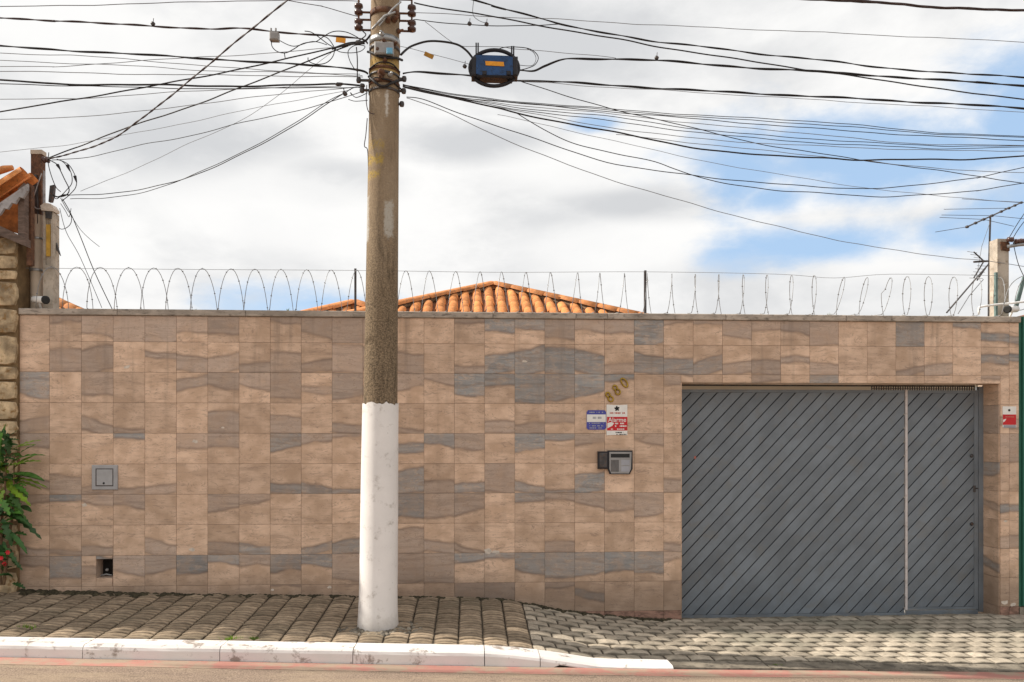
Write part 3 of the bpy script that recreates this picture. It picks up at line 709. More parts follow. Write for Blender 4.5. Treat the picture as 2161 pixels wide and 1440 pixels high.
# alarm sign
als = thing('alarm_sign', Q(1302, 886, -.014), 'white and red alarm sign with a black emblem right of the blue plaque', 'sign')
YA = -.0185
a, c = Q(1280, 854, YA), Q(1324, 919, YA)
pts = [Vector((a.x+(c.x-a.x)*t, YA, a.z-.006*sin(pi*t))) for t in frange(0, 1, 7)]+[Vector((c.x+(a.x-c.x)*t, YA, c.z+.004*sin(pi*t))) for t in frange(0, 1, 7)]
MB().prism(pts, (0, .003, 0)).build('sign_plate', M['sign_white'], als)
rectmb(1281, 880, 1324, 909, YA-.001, .0008, .0002).build('red_panel', M['sign_red'], als)
c = Q(1302, 862.5, YA-.001); mb = MB()
for i in range(5):
    an = pi/2+2*pi*i/5; u = Vector((cos(an), 0, sin(an))); w = Vector((-sin(an), 0, cos(an)))
    mb.prism([c-u*.004, c+u*.014+w*.012, c+u*.027+w*.006, c+u*.026-w*.004, c+u*.012-w*.007], (0, .0008, 0))
mb.build('emblem', M['ink_black'], als)
dashes(als, 1287, 1319, 872, 3.4, M['ink_red'], YA-.0008, 3)
ztext('Alarme', .062, Q(1302.5, 886.5, YA-.0018), M['sign_white'], als, bold=.0004)
dashes(als, 1298, 1322, 894, 3, M['sign_white'], YA-.0016, 4); dashes(als, 1298, 1322, 899.5, 3, M['sign_white'], YA-.0016, 5); dashes(als, 1286, 1318, 906, 2.2, M['sign_white'], YA-.0016, 6)
MB().prism([Q(x, y, YA-.0016) for x, y in ((1282, 893), (1290, 891), (1296, 893), (1292, 899), (1282, 904))], (0, .0005, 0)).build('pennant', M['sign_white'], als)
dashes(als, 1297, 1316, 913, 2.6, M['ink_black'], YA-.0008, 8); dashes(als, 1301, 1322, 917, 2, M['ink_black'], YA-.0008, 9)
# blue plaque
bp = thing('security_plaque', Q(1258, 886, -.014), 'small blue and white plaque with clipped corners left of the alarm sign', 'sign')
cc = [(1241, 866), (1276, 866), (1279, 870), (1279, 903), (1276, 907), (1241, 907), (1238, 903), (1238, 870)]
MB().prism([Q(x, y, -.017) for x, y in cc], (0, .003, 0)).build('sign_plate', M['sign_blue'], bp)
rectmb(1238.6, 875, 1278.4, 891, -.018, .0008, .0002).build('white_panel', M['sign_white'], bp)
dashes(bp, 1244, 1273, 870.5, 2.4, M['ink_grey'], -.0178, 11); dashes(bp, 1251, 1270, 882, 4.4, M['ink_grey'], -.0186, 12); dashes(bp, 1243, 1274, 893.5, 2.2, M['ink_grey'], -.0178, 13); dashes(bp, 1244, 1273, 899, 2.4, M['ink_grey'], -.0178, 14); dashes(bp, 1244, 1272, 903.5, 2, M['ink_grey'], -.0178, 15)
# right alarm sign
rs = thing('alarm_sign', Q(2130, 882, -.014), 'small white and red alarm sign on the narrow pillar right of the gate', 'sign')
rectmb(2116, 858, 2145, 902, -.017, .003).build('sign_plate', M['sign_white'], rs)
rectmb(2116.3, 875, 2144.6, 897, -.018, .0008, .0002).build('red_panel', M['sign_red'], rs)
rectmb(2118, 897.5, 2144, 903, -.0182, .0008, .0002).build('lower_strip', M['ink_grey'], rs)
c = Q(2130, 866, -.018); MB().lathe([(.013, 0), (.013, .0008)], c, 8, (0, -1, 0)).build('emblem', M['ink_black'], rs)
dashes(rs, 2119, 2142, 880, 2.6, M['ink_red'], -.0186, 17)
MB().prism([Q(x, y, -.0186) for x, y in ((2117, 886), (2124, 884), (2121, 889), (2117, 892))], (0, .0005, 0)).build('pennant', M['sign_white'], rs)
# intercom
ic = thing('intercom', Q(1308, 976, -.012), 'grey video intercom panel in a dark frame below the alarm sign', 'intercom')
Y = -.012
MB().prism([Q(x, y, Y-.03) for x, y in ((1283, 951), (1335, 951), (1335, 990), (1329, 1001), (1287, 1001), (1283, 990))], (0, .029, 0)).build('frame', M['black_plastic'], ic)
MB().prism([Q(x, y, Y-.034) for x, y in ((1286, 954), (1333, 954), (1331.5, 990), (1327, 999.5), (1290, 999.5), (1286, 990))], (0, .005, 0)).build('front_panel', M['grey_plastic'], ic)
rectmb(1289, 958, 1329, 966, Y-.0355, .0015).build('camera_window', M['ink_black'], ic)
for i in range(9): rectmb(1289.5+i*1.9, 971, 1290.6+i*1.9, 996, Y-.0355, .0015, .0003).build('speaker_bar', M['metal_dark'], ic)
rectmb(1311, 971, 1329, 982, Y-.0355, .0015).build('call_button', M['ink_grey'], ic); rectmb(1311, 984.5, 1329, 996, Y-.0355, .0015).build('call_button', M['ink_grey'], ic)
jb = thing('junction_box', Q(1273, 972, -.012), 'dark brown junction box mounted left of the intercom', 'box')
rectmb(1262, 953, 1284, 990, -.052, .04, .004).build('box_body', M['black_plastic'], jb); rectmb(1265, 956, 1281, 987, -.055, .003, .002).build('box_lid', M['metal_dark'], jb)
# meter box
mbx = thing('meter_box', Q(220, 1008, -.012), 'square grey utility meter box set in the tiles near the shrub', 'meter box')
rectmb(193, 982, 247.5, 1034, -.030, .018, .006).build('frame', M['meter_grey'], mbx)
rectmb(201.5, 989, 239, 1026.5, -.0315, .0014, .0003).build('door_gap', M['metal_dark'], mbx)
rectmb(203.5, 991, 237, 1024.5, -.036, .0044, .002).build('door', M['meter_grey'], mbx)
MB().lathe([(.010, 0), (.010, .004), (.005, .006)], Q(219, 1020, -.036), 10, (0, -1, 0)).build('lock', M['ink_black'], mbx)

# ------------------------------------------------------------------ utility pole
pz0 = gz(POLE.x, POLE.y)
pole = thing('utility_pole', (POLE.x, POLE.y, pz0), 'tall concrete utility pole with a whitewashed base', 'pole')
def pole_c(z):                                             # axis leans slightly to the right
    return Vector((POLE.x+(z-pz0)*.0118, POLE.y, z))
def pole_r(z): return .158-(z-pz0)*.0066
mb = MB(); zs = frange(pz0-.15, 7.2, 40)
mb.tube([pole_c(z) for z in zs], 1, 40, True, [pole_r(z) for z in zs]); mb.build('shaft', M['rust'], pole, origin=(POLE.x, POLE.y, 0))
ZP = 0.0; pm = pole_material(); bpy.data.objects['shaft'].data.materials[0] = pm
zp = Q(800, 851, -1.13).z; mb = MB(); zs = frange(pz0-.02, zp, 24); n = 44
vs = []
for i, z in enumerate(zs):
    for k in range(n):
        an = 2*pi*k/n; zz_ = z+(rnd.uniform(-.010, .006)+.012*sin(k*.9)+.008*sin(k*2.3+1) if i == len(zs)-1 else 0)
        r = pole_r(z)+.009-.002*sin(k*3.1+z*2)+(.010*max(0, 1-(z-pz0)/.3)**2); vs.append(pole_c(zz_)+Vector((cos(an)*r, sin(an)*r, 0)))
mb.add(vs, [(i*n+k, i*n+(k+1) % n, (i+1)*n+(k+1) % n, (i+1)*n+k) for i in range(len(zs)-1) for k in range(n)], True)
top = [v for v in vs[-n:]]; mb.add(top+[pole_c(zp-.004)+Vector((cos(2*pi*k/n), sin(2*pi*k/n), 0))*(pole_r(zp)-.004) for k in range(n)], [(k, (k+1) % n, (k+1) % n+n, k+n) for k in range(n)])
mb.build('painted_base', M['white_paint'], pole, origin=(POLE.x, POLE.y, pz0))
def pq(px, py, Y=-1.12): return Q(px, py, Y)
def zpy(py): return Q(812, py, -1.1).z
def band(py, h, m, name='clamp_band', dr=.008):
    z = zpy(py); mb = MB(); c = pole_c(z); r = pole_r(z)+dr
    mb.lathe([(r-.012, -h/2), (r, -h/2), (r, h/2), (r-.012, h/2)], c, 32); return mb.build(name, m, pole)
band(20, .05, M['rust']); band(78, .05, M['galv']); band(94, .03, M['metal_dark']); band(141, .022, M['rust']); band(152, .018, M['metal_dark']); band(170, .03, M['rust']); band(186, .02, M['metal_dark'])
def bolt(px, py, r=.022, m='rust'):
    c = pole_c(zpy(py)); p = Vector((pq(px, py).x, 0, c.z)); dx = p.x-c.x; R = pole_r(c.z)+.006; dy = -sqrt(max(0, R*R-dx*dx)); d = Vector((dx, dy, 0)).normalized()
    mb = MB(); mb.lathe([(r, 0), (r, .016), (r*.55, .018), (r*.55, .05), (r*.3, .055)], Vector((p.x, c.y+dy, c.z)), 8, d); mb.build('bolt', M[m], pole)
for a in ((806, 74, .02, 'galv'), (810, 92, .026), (829, 92), (800, 110, .03), (812, 131, .02), (805, 156, .034), (822, 158, .02, 'galv'), (830, 38, .03), (818, 44, .026), (838, 58), (804, 166)): bolt(*a)
c = pole_c(zpy(105)); mb = MB(); mb.cbox(c.x-.07, c.x+.09, c.y-pole_r(c.z)-.05, c.y-pole_r(c.z)+.02, c.z-.06, c.z+.045, .01); mb.build('terminal_box', M['grey_plastic'], pole)
c = pole_c(zpy(114)); mb = MB(); mb.cbox(c.x+.035, c.x+.085, c.y-pole_r(c.z)-.07, c.y-pole_r(c.z)-.052, c.z-.03, c.z+.02, .006); mb.build('blue_connector', M['pale_blue'], pole)
c = pole_c(zpy(30)); mb = MB(); mb.tube([pq(800, 55, -1.12), pq(828, 20, -1.14), pq(846, 4, -1.1)], .008, 6); mb.tube([pq(785, 62, -1.1), pq(812, 34, -1.15), pq(834, 26, -1.13)], .01, 6); mb.build('ground_wire', M['galv'], pole)
# insulator racks left and right
for sx, px in ((-1, 757), (1, 869)):
    x = pq(px, 20, -.98).x; mb = MB(); zt, zbm = zpy(-22), zpy(50)
    mb.tube([(x, -.98, zbm), (x, -.98, zt)], .008, 8)
    for py in (-18, 12, 28, 50): z = zpy(py); mb.tube([(x-sx*.0, -.98, z), (pole_c(z).x+sx*(pole_r(z)-.01), -.98, z)], .009, 6)
    mb.build('insulator_bracket', M['rust'], pole)
    for py in (6, 39):
        z = zpy(py); mb = MB(); mb.lathe([(.02, -.045), (.036, -.04), (.038, -.018), (.022, -.006), (.022, .006), (.038, .018), (.036, .04), (.02, .045)], (x, -.98, z), 16); mb.build('insulator', M['porcelain'], pole)
for px, py, sx in ((757, 160, -1), (764, 181, -1), (853, 155, 1), (852, 181, 1), (848, 209, 1)):
    z = zpy(py); x = pq(px, py, -1.0).x; mb = MB(); mb.tube([(x, -1.0, z), (pole_c(z).x+sx*(pole_r(z)-.01), -1.0, z)], .012, 7); mb.lathe([(.018, -.02), (.022, 0), (.018, .02)], (x, -1.0, z), 8); mb.build('cable_hook', M['metal_dark'], pole)
# black leads strapped round the front of the pole
for k, pl in enumerate(([(772, 97), (786, 112), (800, 122), (818, 124), (836, 119), (846, 113)], [(776, 157), (788, 172), (800, 183), (812, 185), (826, 176), (840, 163), (852, 155)], [(776, 170), (790, 166), (806, 169), (826, 172), (846, 177)], [(777, 142), (800, 135), (826, 135), (842, 143)])):
    pts = []
    for px, py in pl:
        z = zpy(py); c = pole_c(z); x = pq(px, py).x; dx = max(-1, min(1, (x-c.x)/(pole_r(z)+.015))); pts.append(Vector((x, c.y-(pole_r(z)+.015)*sqrt(max(0, 1-dx*dx))-.004, z)))
    MB().tube(smooth_line(pts, 6), .011 if k < 2 else .006, 7).build('lead', M['cable'], pole)
pts = [pq(774, 180, -1.0), pq(773, 215, -1.02), pq(778, 236, -1.1), pq(790, 241, -1.13)]; MB().tube(smooth_line(pts, 6), .004, 5).build('lead', M['cable_brown'], pole)
pts = [pq(775, 250, -1.0), pq(772, 285, -1.0), pq(769, 308, -.99), pq(775, 315, -1.0), pq(777, 340, -1.02), pq(778, 400, -1.02)]; MB().tube(smooth_line(pts, 6), .004, 5).build('lead', M['cable_brown'], pole)
# rubble round the foot
mb = MB()
for i in range(150):
    a = rnd.uniform(-2.8, .6); r = rnd.uniform(.16, .24) if rnd.random() < .6 else rnd.uniform(.2, .42); x = POLE.x+cos(a)*r; y = POLE.y+sin(a)*min(r, .25)-.02; s = rnd.uniform(.008, .028)
    mb.lathe([(s, -.01), (s*rnd.uniform(.7, 1), s*.3), (s*.3, s*.6)], (x, y, gz(x, y)), 6)
mb.build('mortar_rubble', M['kerb_grey'], kind='stuff', label='crumbs of old mortar round the foot of the pole', cat='rubble')

# ------------------------------------------------------------------ splice closure on the wires
YC = -1.02
sc_ = thing('splice_closure', Q(1043, 145, YC), 'blue and black splice closure hanging from the wires right of the pole', 'cable box')
def ell(cx, cy, rx, ry, Y, r, n=28, a0=0, a1=2*pi): return [Q(cx+rx*cos(a0+(a1-a0)*i/n), cy-ry*sin(a0+(a1-a0)*i/n), Y) for i in range(n+1)]
mb = MB()                                                   # oval rim with open handles
out = [(1043+51*cos(a)*(1 if abs(cos(a)) < .9 else 1), 144-38*sin(a)) for a in [2*pi*i/36 for i in range(36)]]
mb.tube([Q(x, y, YC) for x, y in out]+[Q(*out[0], YC)], .017, 8, False); mb.build('rim', M['black_plastic'], sc_)
pl = [(1004, 117), (1014, 116), (1072, 118), (1083, 121), (1087, 140), (1083, 158), (1072, 159), (1012, 158), (1003, 155), (999, 138)]
MB().prism([Q(x, y, YC-.055) for x, y in pl], (0, .11, 0)).build('body', M['blue_box'], sc_)
for a, b in (((995, 118), (1006, 160)), ((1081, 118), (1093, 160))): rectmb(a[0], a[1], b[0], b[1], YC-.062, .12, .012).build('end_cap', M['black_plastic'], sc_)
rectmb(1006, 156, 1082, 164, YC-.062, .12, .012).build('lower_clamp', M['black_plastic'], sc_)
for x in (1018, 1069): rectmb(x, 149, x+9, 158, YC-.066, .02, .004).build('latch', M['black_plastic'], sc_)
MB().prism([Q(x, y, YC-.060) for x, y in ((1024, 129), (1063, 131), (1064, 140), (1025, 138))], (0, .004, 0)).build('orange_label', M['orange_tag'], sc_)
for x, y in ((1007, 90), (1082, 97)): rectmb(x-3.6, y, x-.6, y+24, YC-.01, .02, .002).build('hanger', M['black_plastic'], sc_); rectmb(x+.6, y, x+3.6, y+24, YC-.01, .02, .002).build('hanger', M['black_plastic'], sc_)

# ------------------------------------------------------------------ cables
def cable(pts, r, label, m='cable', Y=-1.0, strands=1, group=None, sub=8, ext=(0, 0), name='cable', twist=.5):
    P = []
    for p in pts: P.append(Q(p[0], p[1], p[2] if len(p) > 2 else Y))
    if ext[0]: P.insert(0, P[0]+(P[0]-P[1]).normalized()*ext[0])
    if ext[1]: P.append(P[-1]+(P[-1]-P[-2]).normalized()*ext[1])
    L = smooth_line(P, sub); mb = MB()
    r *= .6 if r < .0062 else .80
    # a hand-strung cable is never quite even
    ph = rnd.uniform(0, 9); s = 0; LL = []
    for i, p in enumerate(L):
        if i: s += (p-L[i-1]).length
        LL.append(p+Vector((0, 0, .0035*sin(s*5+ph)+.002*sin(s*13+ph*2))) if 0 < i < len(L)-1 else p)
    if strands == 1: mb.tube(LL, r, 6)
    else:
        D = [LL[0]]                                         # resample finely enough to twist the strands
        for a, b in zip(LL[:-1], LL[1:]):
            k = max(1, int((b-a).length/.05)); D += [a.lerp(b, (i+1)/k) for i in range(k)]
        for q in range(strands):
            s = 0; H = []
            for i, p in enumerate(D):
                if i: s += (p-D[i-1]).length
                an = 2*pi*(s/twist+q/strands); H.append(p+Vector((0, cos(an), sin(an)))*r*.5)
            mb.tube(H, r*.56, 5)
    return mb.build(name, M[m], None, label=label, cat='cable', group=group)
E2 = 4.0
cable([(0,15),(300,8),(560,1),(760,3,-.98)], .005, 'thin line along the top edge left of the pole', 'cable_brown', ext=(E2,0), name='power_line')
cable([(0,38),(120,44),(250,52),(330,56),(440,61),(500,60),(570,67),(640,73),(700,75),(760,82),(776,92)], .011, 'thick brown cable sagging left of the pole under a grey splitter', 'cable_brown', strands=2, ext=(E2,0))
cable([(0,98),(200,110),(400,122),(560,132),(660,139),(755,147),(777,155)], .0115, 'thick black cable reaching the pole beside its upper hook', ext=(E2,0), strands=2, twist=.9)
cable([(0,170),(100,176),(200,179),(350,180),(480,182),(600,181),(710,178),(766,180)], .010, 'thick black bundle reaching the lowest left hook of the pole', ext=(E2,0), strands=3, twist=1.4)
cable([(0,177),(150,181),(330,186),(520,187),(700,185),(766,183)], .006, 'thin cable just beneath the thick black bundle', ext=(E2,0))
cable([(700,-78,-2.4),(607,0,-2.1),(540,55,-1.9),(460,120,-1.65),(385,182,-1.4),(340,220,-1.2),(290,257,-.9),(250,285,-.7),(215,303,-.5),(170,319,-.3),(130,329,-.1),(99,336,.08)], .010, 'twisted dark service drop crossing down to the rusty post', 'cable_brown', strands=2, twist=.3, ext=(4,0), name='service_cable')
cable([(735,97,-1),(640,132,-.95),(560,165,-.85),(470,200,-.7),(410,222,-.6),(280,266,-.35),(200,296,-.2),(150,315,-.05),(104,333,.08)], .007, 'black service wire running from the pole junction to the rusty post', name='service_cable')
cable([(770,88),(690,105),(620,121),(540,138),(440,160),(320,182),(180,206),(0,237)], .007, 'black wire falling leftward across the thick bundle', ext=(0,E2))
g1 = 'thin lines strung left of the pole'
for pts, r, lab in (([(0,112),(180,119),(400,136),(560,149),(760,157)], .0045, 'thin phone wire just under the upper thick black cable left of the pole'), ([(0,128),(250,138),(430,149),(560,152),(765,160)], .0045, 'second thin phone wire under the upper thick black cable left of the pole'), ([(0,150),(250,156),(560,160),(766,163)], .005, 'third thin phone wire down, above the thick black bundle'), ([(0,141),(120,140),(250,133),(400,121),(560,114),(740,96)], .0045, 'thin phone wire rising to the pole junction across the others at the left')):
    cable(pts, r, lab, 'cable_grey', ext=(E2,0), group=g1)
cable([(0,252),(200,245),(400,222),(560,203),(700,188),(766,184)], .0045, 'thin wire lowest at the left edge of the sky', 'cable_grey', ext=(E2,0))
cable([(0,211),(200,206),(400,193),(560,186),(720,183)], .0045, 'thin wire meeting the bundle from below at the left', 'cable_grey', ext=(E2,0))
cable([(0,322,-.2),(180,300,-.3),(400,258,-.6),(560,224,-.85),(740,190,-1)], .0035, 'very fine wire passing above the rusty post', 'cable_grey', ext=(E2,0))
cable([(150,412,.1),(260,406,-.1),(340,391,-.3),(420,366,-.5),(500,331,-.65),(560,301,-.75),(620,266,-.85),(680,226,-.95),(726,197,-1)], .006, 'upper of two sagging wires from the pole to the loop tangle', name='service_cable')
cable([(148,420,.1),(220,419,-.05),(300,406,-.2),(380,381,-.4),(460,346,-.6),(540,306,-.75),(620,262,-.85),(690,216,-.95),(728,196,-1)], .005, 'lower of two sagging wires from the pole to the loop tangle', name='service_cable')
cable([(120,338,.08),(200,329,-.05),(300,306,-.25),(400,287,-.45),(500,262,-.6),(600,240,-.8),(700,214,-.95),(776,190,-1)], .005, 'thin service wire bowing under the twisted drop to the rusty post', name='service_cable')
cable([(170,404,.1),(300,350,-.25),(400,303,-.45),(500,258,-.6),(580,208,-.75),(650,150,-.9),(712,100,-1)], .0035, 'fine steep wire climbing from the loop tangle to the pole junction', 'cable_grey', name='service_cable')
cable([(600,0),(680,15),(757,35,-.98)], .005, 'short wire from the top edge to the left insulator', 'cable_brown', ext=(3,0))
# right-hand side
cable([(985,-4),(1040,12),(1146,41),(1203,57),(1300,73),(1390,89),(1500,101),(1605,114),(1740,128),(1842,141),(2026,156),(2161,163)], .010, 'thick black cable entering the top edge above the closure', strands=2, ext=(4,E2), twist=.7)
cable([(874,6,-.98),(959,22),(1021,32),(1099,47),(1138,54),(1300,82),(1390,100),(1504,116),(1605,133),(1690,147),(1797,159),(1924,180),(2161,210)], .007, 'wire from the upper right insulator crossing the thick cables', ext=(0,E2))
cable([(1093,149),(1125,151),(1150,140),(1185,127),(1220,124),(1300,125),(1385,128),(1450,133),(1540,140),(1640,147),(1740,152),(1850,160),(1960,168),(2060,174),(2161,181)], .0125, 'thickest black cable leaving the closure to the right', strands=2, ext=(0,E2), twist=.8)
cable([(850,156),(880,153),(930,156),(1000,161),(1085,170),(1170,173),(1300,181),(1400,187),(1500,193),(1600,198),(1740,205),(1900,214),(2000,219),(2161,229)], .0125, 'straight thick black cable running behind the foot of the closure', strands=2, ext=(0,E2), twist=.9, Y=-.90)
cable([(1100,170),(1300,186),(1400,191),(1740,212),(2161,237)], .004, 'fine line just under the straight thick black cable', 'cable_grey', ext=(0,E2))
cable([(872,27,-.98),(980,31),(1060,37),(1200,42),(1300,48),(1400,54),(1740,69),(2161,89)], .0045, 'thin topmost line reaching the right edge', 'cable_grey', ext=(0,E2))
cable([(872,42,-.98),(960,51),(1060,54),(1130,54),(1178,52),(1203,57)], .006, 'wire from the lower right insulator carrying two small clamps')
for k, (pts, r, mm) in enumerate((
    ([(850,178),(950,198),(1100,215),(1300,231),(1500,245),(1740,258),(1950,278),(2161,289)], .005, 'cable'),
    ([(850,179),(950,200),(1100,217),(1300,234),(1500,249),(1740,264),(1950,281),(2161,291)], .005, 'cable'),
    ([(850,180),(950,202),(1100,219),(1300,237),(1500,254),(1740,273),(1950,287),(2161,297)], .0055, 'cable'),
    ([(850,181),(950,203),(1100,223),(1300,242),(1500,264),(1740,285),(1900,302),(2161,308)], .0045, 'cable_grey'),
    ([(850,181),(950,204),(1100,228),(1300,248),(1500,276),(1740,295),(1950,307),(2161,309)], .005, 'cable'),
    ([(850,182),(950,205),(1100,232),(1300,257),(1500,283),(1740,303),(1870,309),(2000,314),(2161,311)], .005, 'cable'),
    ([(850,182),(950,206),(1100,236),(1300,271),(1500,295),(1740,309),(2000,318),(2161,319)], .0045, 'cable_grey'))):
    cable(pts, r, ('topmost', 'second', 'third', 'fourth', 'fifth', 'sixth', 'lowest thin')[k]+' phone wire of the fan spreading right from the pole below the closure', mm, ext=(0,E2), group='fan of phone wires right of the pole', Y=-1.0+.012*k)
cable([(850,183),(950,206),(1050,229),(1090,239),(1180,257),(1300,280),(1460,311),(1610,328),(1740,333),(1820,338),(1950,337),(2050,336),(2161,330)], .008, 'dark lower wire of the fan that levels out at the right', ext=(0,E2), Y=-1.05)
cable([(1300,284),(1500,306),(1640,321),(1740,331),(1830,340),(1900,349),(2050,360),(2161,366)], .0045, 'thin wire leaving the dark lower wire toward the right edge', 'cable_grey', ext=(0,E2), Y=-.9)
cable([(1095,170,-.98),(1200,205,-.95),(1300,232,-.9),(1400,255,-.85),(1500,280,-.8),(1600,303,-.75),(1740,326,-.7),(1810,337,-.65),(1950,356,-.6),(2161,387,-.5)], .006, 'diagonal wire from the closure cutting across the fan', ext=(0,E2))
cable([(1090,239),(1150,275),(1220,305),(1300,325),(1380,342),(1420,355),(1480,375),(1560,392),(1650,404),(1740,407),(1860,416),(1960,411),(2060,402),(2161,387)], .006, 'wire with the deepest sag rising again at the right edge', ext=(0,E2))
cable([(858,205),(900,212),(1000,250),(1150,300),(1300,347),(1460,370),(1600,385),(1740,396),(1850,397),(1950,390),(2060,375),(2161,353)], .006, 'sagging wire crossing the diagonal and rising steeply at the right', ext=(0,E2), Y=-1.08)
cable([(858,207,-1),(950,240,-.95),(1100,310,-.85),(1300,383,-.7),(1460,430,-.55),(1600,468,-.4),(1740,501,-.2),(1860,524,0),(2000,543,.15),(2088,552,.2),(2161,562,.25)], .005, 'lowest long wire dropping from the pole to the right antenna', 'cable_grey', ext=(0,E2))
cable([(1050,242),(1300,298),(1460,335),(1740,384),(1960,412),(2150,427)], .0035, 'faint wire ending near the top of the antenna', 'cable_grey', ext=(0,E2), Y=-.85)
cable([(1680,-3),(1780,1),(1850,6),(1950,14),(2050,18),(2161,24)], .012, 'thick twisted brown cable in the top right corner', 'cable_brown', Y=-2.4, strands=3, twist=.6, ext=(6,4), name='power_line')
cable([(1003,-60),(1000,-6),(998,30),(1010,44),(1027,50)], .004, 'short lead hanging from the top edge left of the closure')
cable([(846,116,-1.1),(858,104,-1.05),(872,95),(900,87),(930,88),(965,95),(985,108),(998,124)], .0125, 'thick black hose arching from the pole to the closure')
cable([(897,46),(960,93),(1008,99),(1060,99),(1082,102),(1130,106),(1200,113),(1300,123)], .004, 'support line carrying the hangers of the closure', 'cable_grey')
cable([(1050,106),(1065,101),(1090,100),(1115,103),(1130,112),(1136,124),(1128,138),(1110,145),(1093,148)], .006, 'outer black loop curling at the right side of the closure')
cable([(1112,104),(1126,112),(1131,126),(1122,139),(1094,138)], .004, 'inner thin loop curling at the right side of the closure')
cable([(845,98),(880,105),(960,128),(990,136)], .0035, 'fine slanted wire carrying the ochre tag to the closure', 'cable_grey')
for (px, py, ww, hh, an, lab, m) in ((719, 85, 20, 10, .1, 'orange tag hanging on the cables left of the pole', 'orange_tag'), (905, 117, 20, 9, .42, 'ochre tag on the slanted wire between pole and closure', 'tag_dark')):
    c = Q(px, py, -1.03); k = 7.0/FPX; pts = [c+Vector((cos(an)*a*ww*k/2+sin(an)*b*hh*k/2, 0, -sin(an)*a*ww*k/2+cos(an)*b*hh*k/2)) for a, b in ((-1, -1), (1, -1), (1, 1), (-1, 1))]
    MB().prism(pts, (0, .004, 0)).build('cable_tag', M[m], None, label=lab, cat='tag')
sp = thing('cable_splitter', Q(577, 74, -1.0), 'small grey splitter box clipped on the brown cable', 'splitter')
MB().cbox(Q(568, 74, -1.03).x, Q(587, 74, -1.03).x, -1.03, -.97, Q(577, 83, -1.03).z, Q(577, 66, -1.03).z, .008).build('box_body', M['grey_plastic'], sp)
for px in (572, 582): MB().tube([Q(px, 66, -1), Q(px, 60, -1)], .008, 6).build('clip', M['grey_plastic'], sp)
MB().tube(smooth_line([Q(573, 82, -1), Q(574, 98, -1), (Q(585, 109, -1)), Q(602, 112, -1), Q(618, 105, -1), Q(640, 92, -1), Q(668, 88, -1)], 6), .004, 5).build('lead', M['cable'], sp)
tg = thing('wire_tangle', Q(740, 95, -1.0), 'tangle of loose black wire loops on the left of the pole', 'wires')
for pl, r in (([(643,66),(660,70),(690,92),(705,103),(702,120),(688,133),(668,136),(652,130),(650,122)], .004), ([(668,88),(700,68),(730,68),(756,80)], .004), ([(706,103),(718,110),(742,112),(762,108),(770,98),(750,96),(735,108),(738,128),(748,146)], .0035),
              ([(752,100),(754,125),(754,150),(754,172)], .005), ([(700,104),(735,92),(768,88),(782,74)], .009), ([(712,100),(740,94),(770,92)], .008), ([(757,48),(764,64),(772,74),(760,84),(748,90)], .005), ([(600,112),(602,125)], .004), ([(660,72),(690,80),(706,101)], .004), ([(590,86),(620,98),(660,88),(690,95)], .0035),
              ([(725,186),(728,196),(737,190),(752,184),(768,188)], .004), ([(742,200),(740,196),(752,206),(776,196)], .0035), ([(735,210),(750,214),(776,212)], .003)):
    MB().tube(smooth_line([Q(x, y, -1.0-.02*rnd.random()) for x, y in pl], 6), r, 5).build('loop', M['cable'], tg)
for px, py, r, l in ((757, 90, .020, 14), (765, 181, .02, 10), (716, 178, .016, 16), (728, 198, .022, 9), (754, 148, .014, 6)):
    MB().tube([Q(px-l/2, py+1, -1.0), Q(px-l/4, py, -1.0), Q(px+l/4, py, -1.0), Q(px+l/2, py-1, -1.0)], r, 7, True, [r*.5, r, r*.9, r*.5]).build('wire_clamp', M['metal_dark'], tg)
g = 'small clamps on the wires right of the pole'
for px, py, lab in ((991, 50, 'small black clamp left of the hanging lead'), (1027, 51, 'small black clamp at the end of the hanging lead'), (981, 140, 'small black clamp beside the left end of the closure'), (1386, 122, 'small black clip standing on the thick cable right of the closure'), (323, 50, 'small brown clip standing on the brown cable left of the pole')):
    c = Q(px, py, -1.0); mb = MB(); mb.lathe([(.008, -.018), (.018, -.012), (.018, .008), (.007, .014)], c, 8, (.5, 0, 1)); mb.tube([c, c+Vector((.004, 0, .045))], .003, 5); mb.build('wire_clip', M['metal_dark'], None, label=lab, cat='clip', group=g)

# ------------------------------------------------------------------ barbed wire coil on the wall
bw = thing('barbed_wire', (.7, .09, ZTOP), 'coil of barbed wire running along the top of the wall', 'barbed wire')
ZWIRE = Q(750, 571, .09).z
cen = ZTOP+.135; R = ZWIRE-cen; pitch = .2455; mb = MB(); mb2 = MB(); ph0 = None
xa, xb = QX(58, .09), QX(2135, .09); pts = []; NS = 26
x_first = QX(164, .09)
steps = int((xb-xa)/pitch*NS); r3 = random.Random(3)
wobx = [r3.uniform(-.02, .02) for _ in range(80)]
for i in range(steps):
    x = xa+pitch*i/NS; th = 2*pi*(x-x_first)/pitch; k = (x-x_first)/pitch; j = int(k+20) % 79; f = (k+20)-int(k+20)
    w = wobx[j]*(1-f)+wobx[j+1]*f; lean = 0
    if QX(1740, .09) < x < QX(1870, .09): lean = .10; 
    pts.append(Vector((x+w+lean*cos(th)*.6, 0.09+R*sin(th)*.58, max(ZTOP+.006, cen+R*cos(th)-abs(lean)*.15))))
mb.tube(pts, .0032, 5)
for i in range(3, len(pts)-3, 3):
    p = pts[i]; t = (pts[i+1]-pts[i-1]).normalized(); u = t.orthogonal().normalized(); w2 = t.cross(u)
    for d in (u, -u, w2, -w2): mb.add([p-t*.009, p+t*.009, p+d*.011], [(0, 1, 2)])
mb.build('coil', M['razor'], bw)
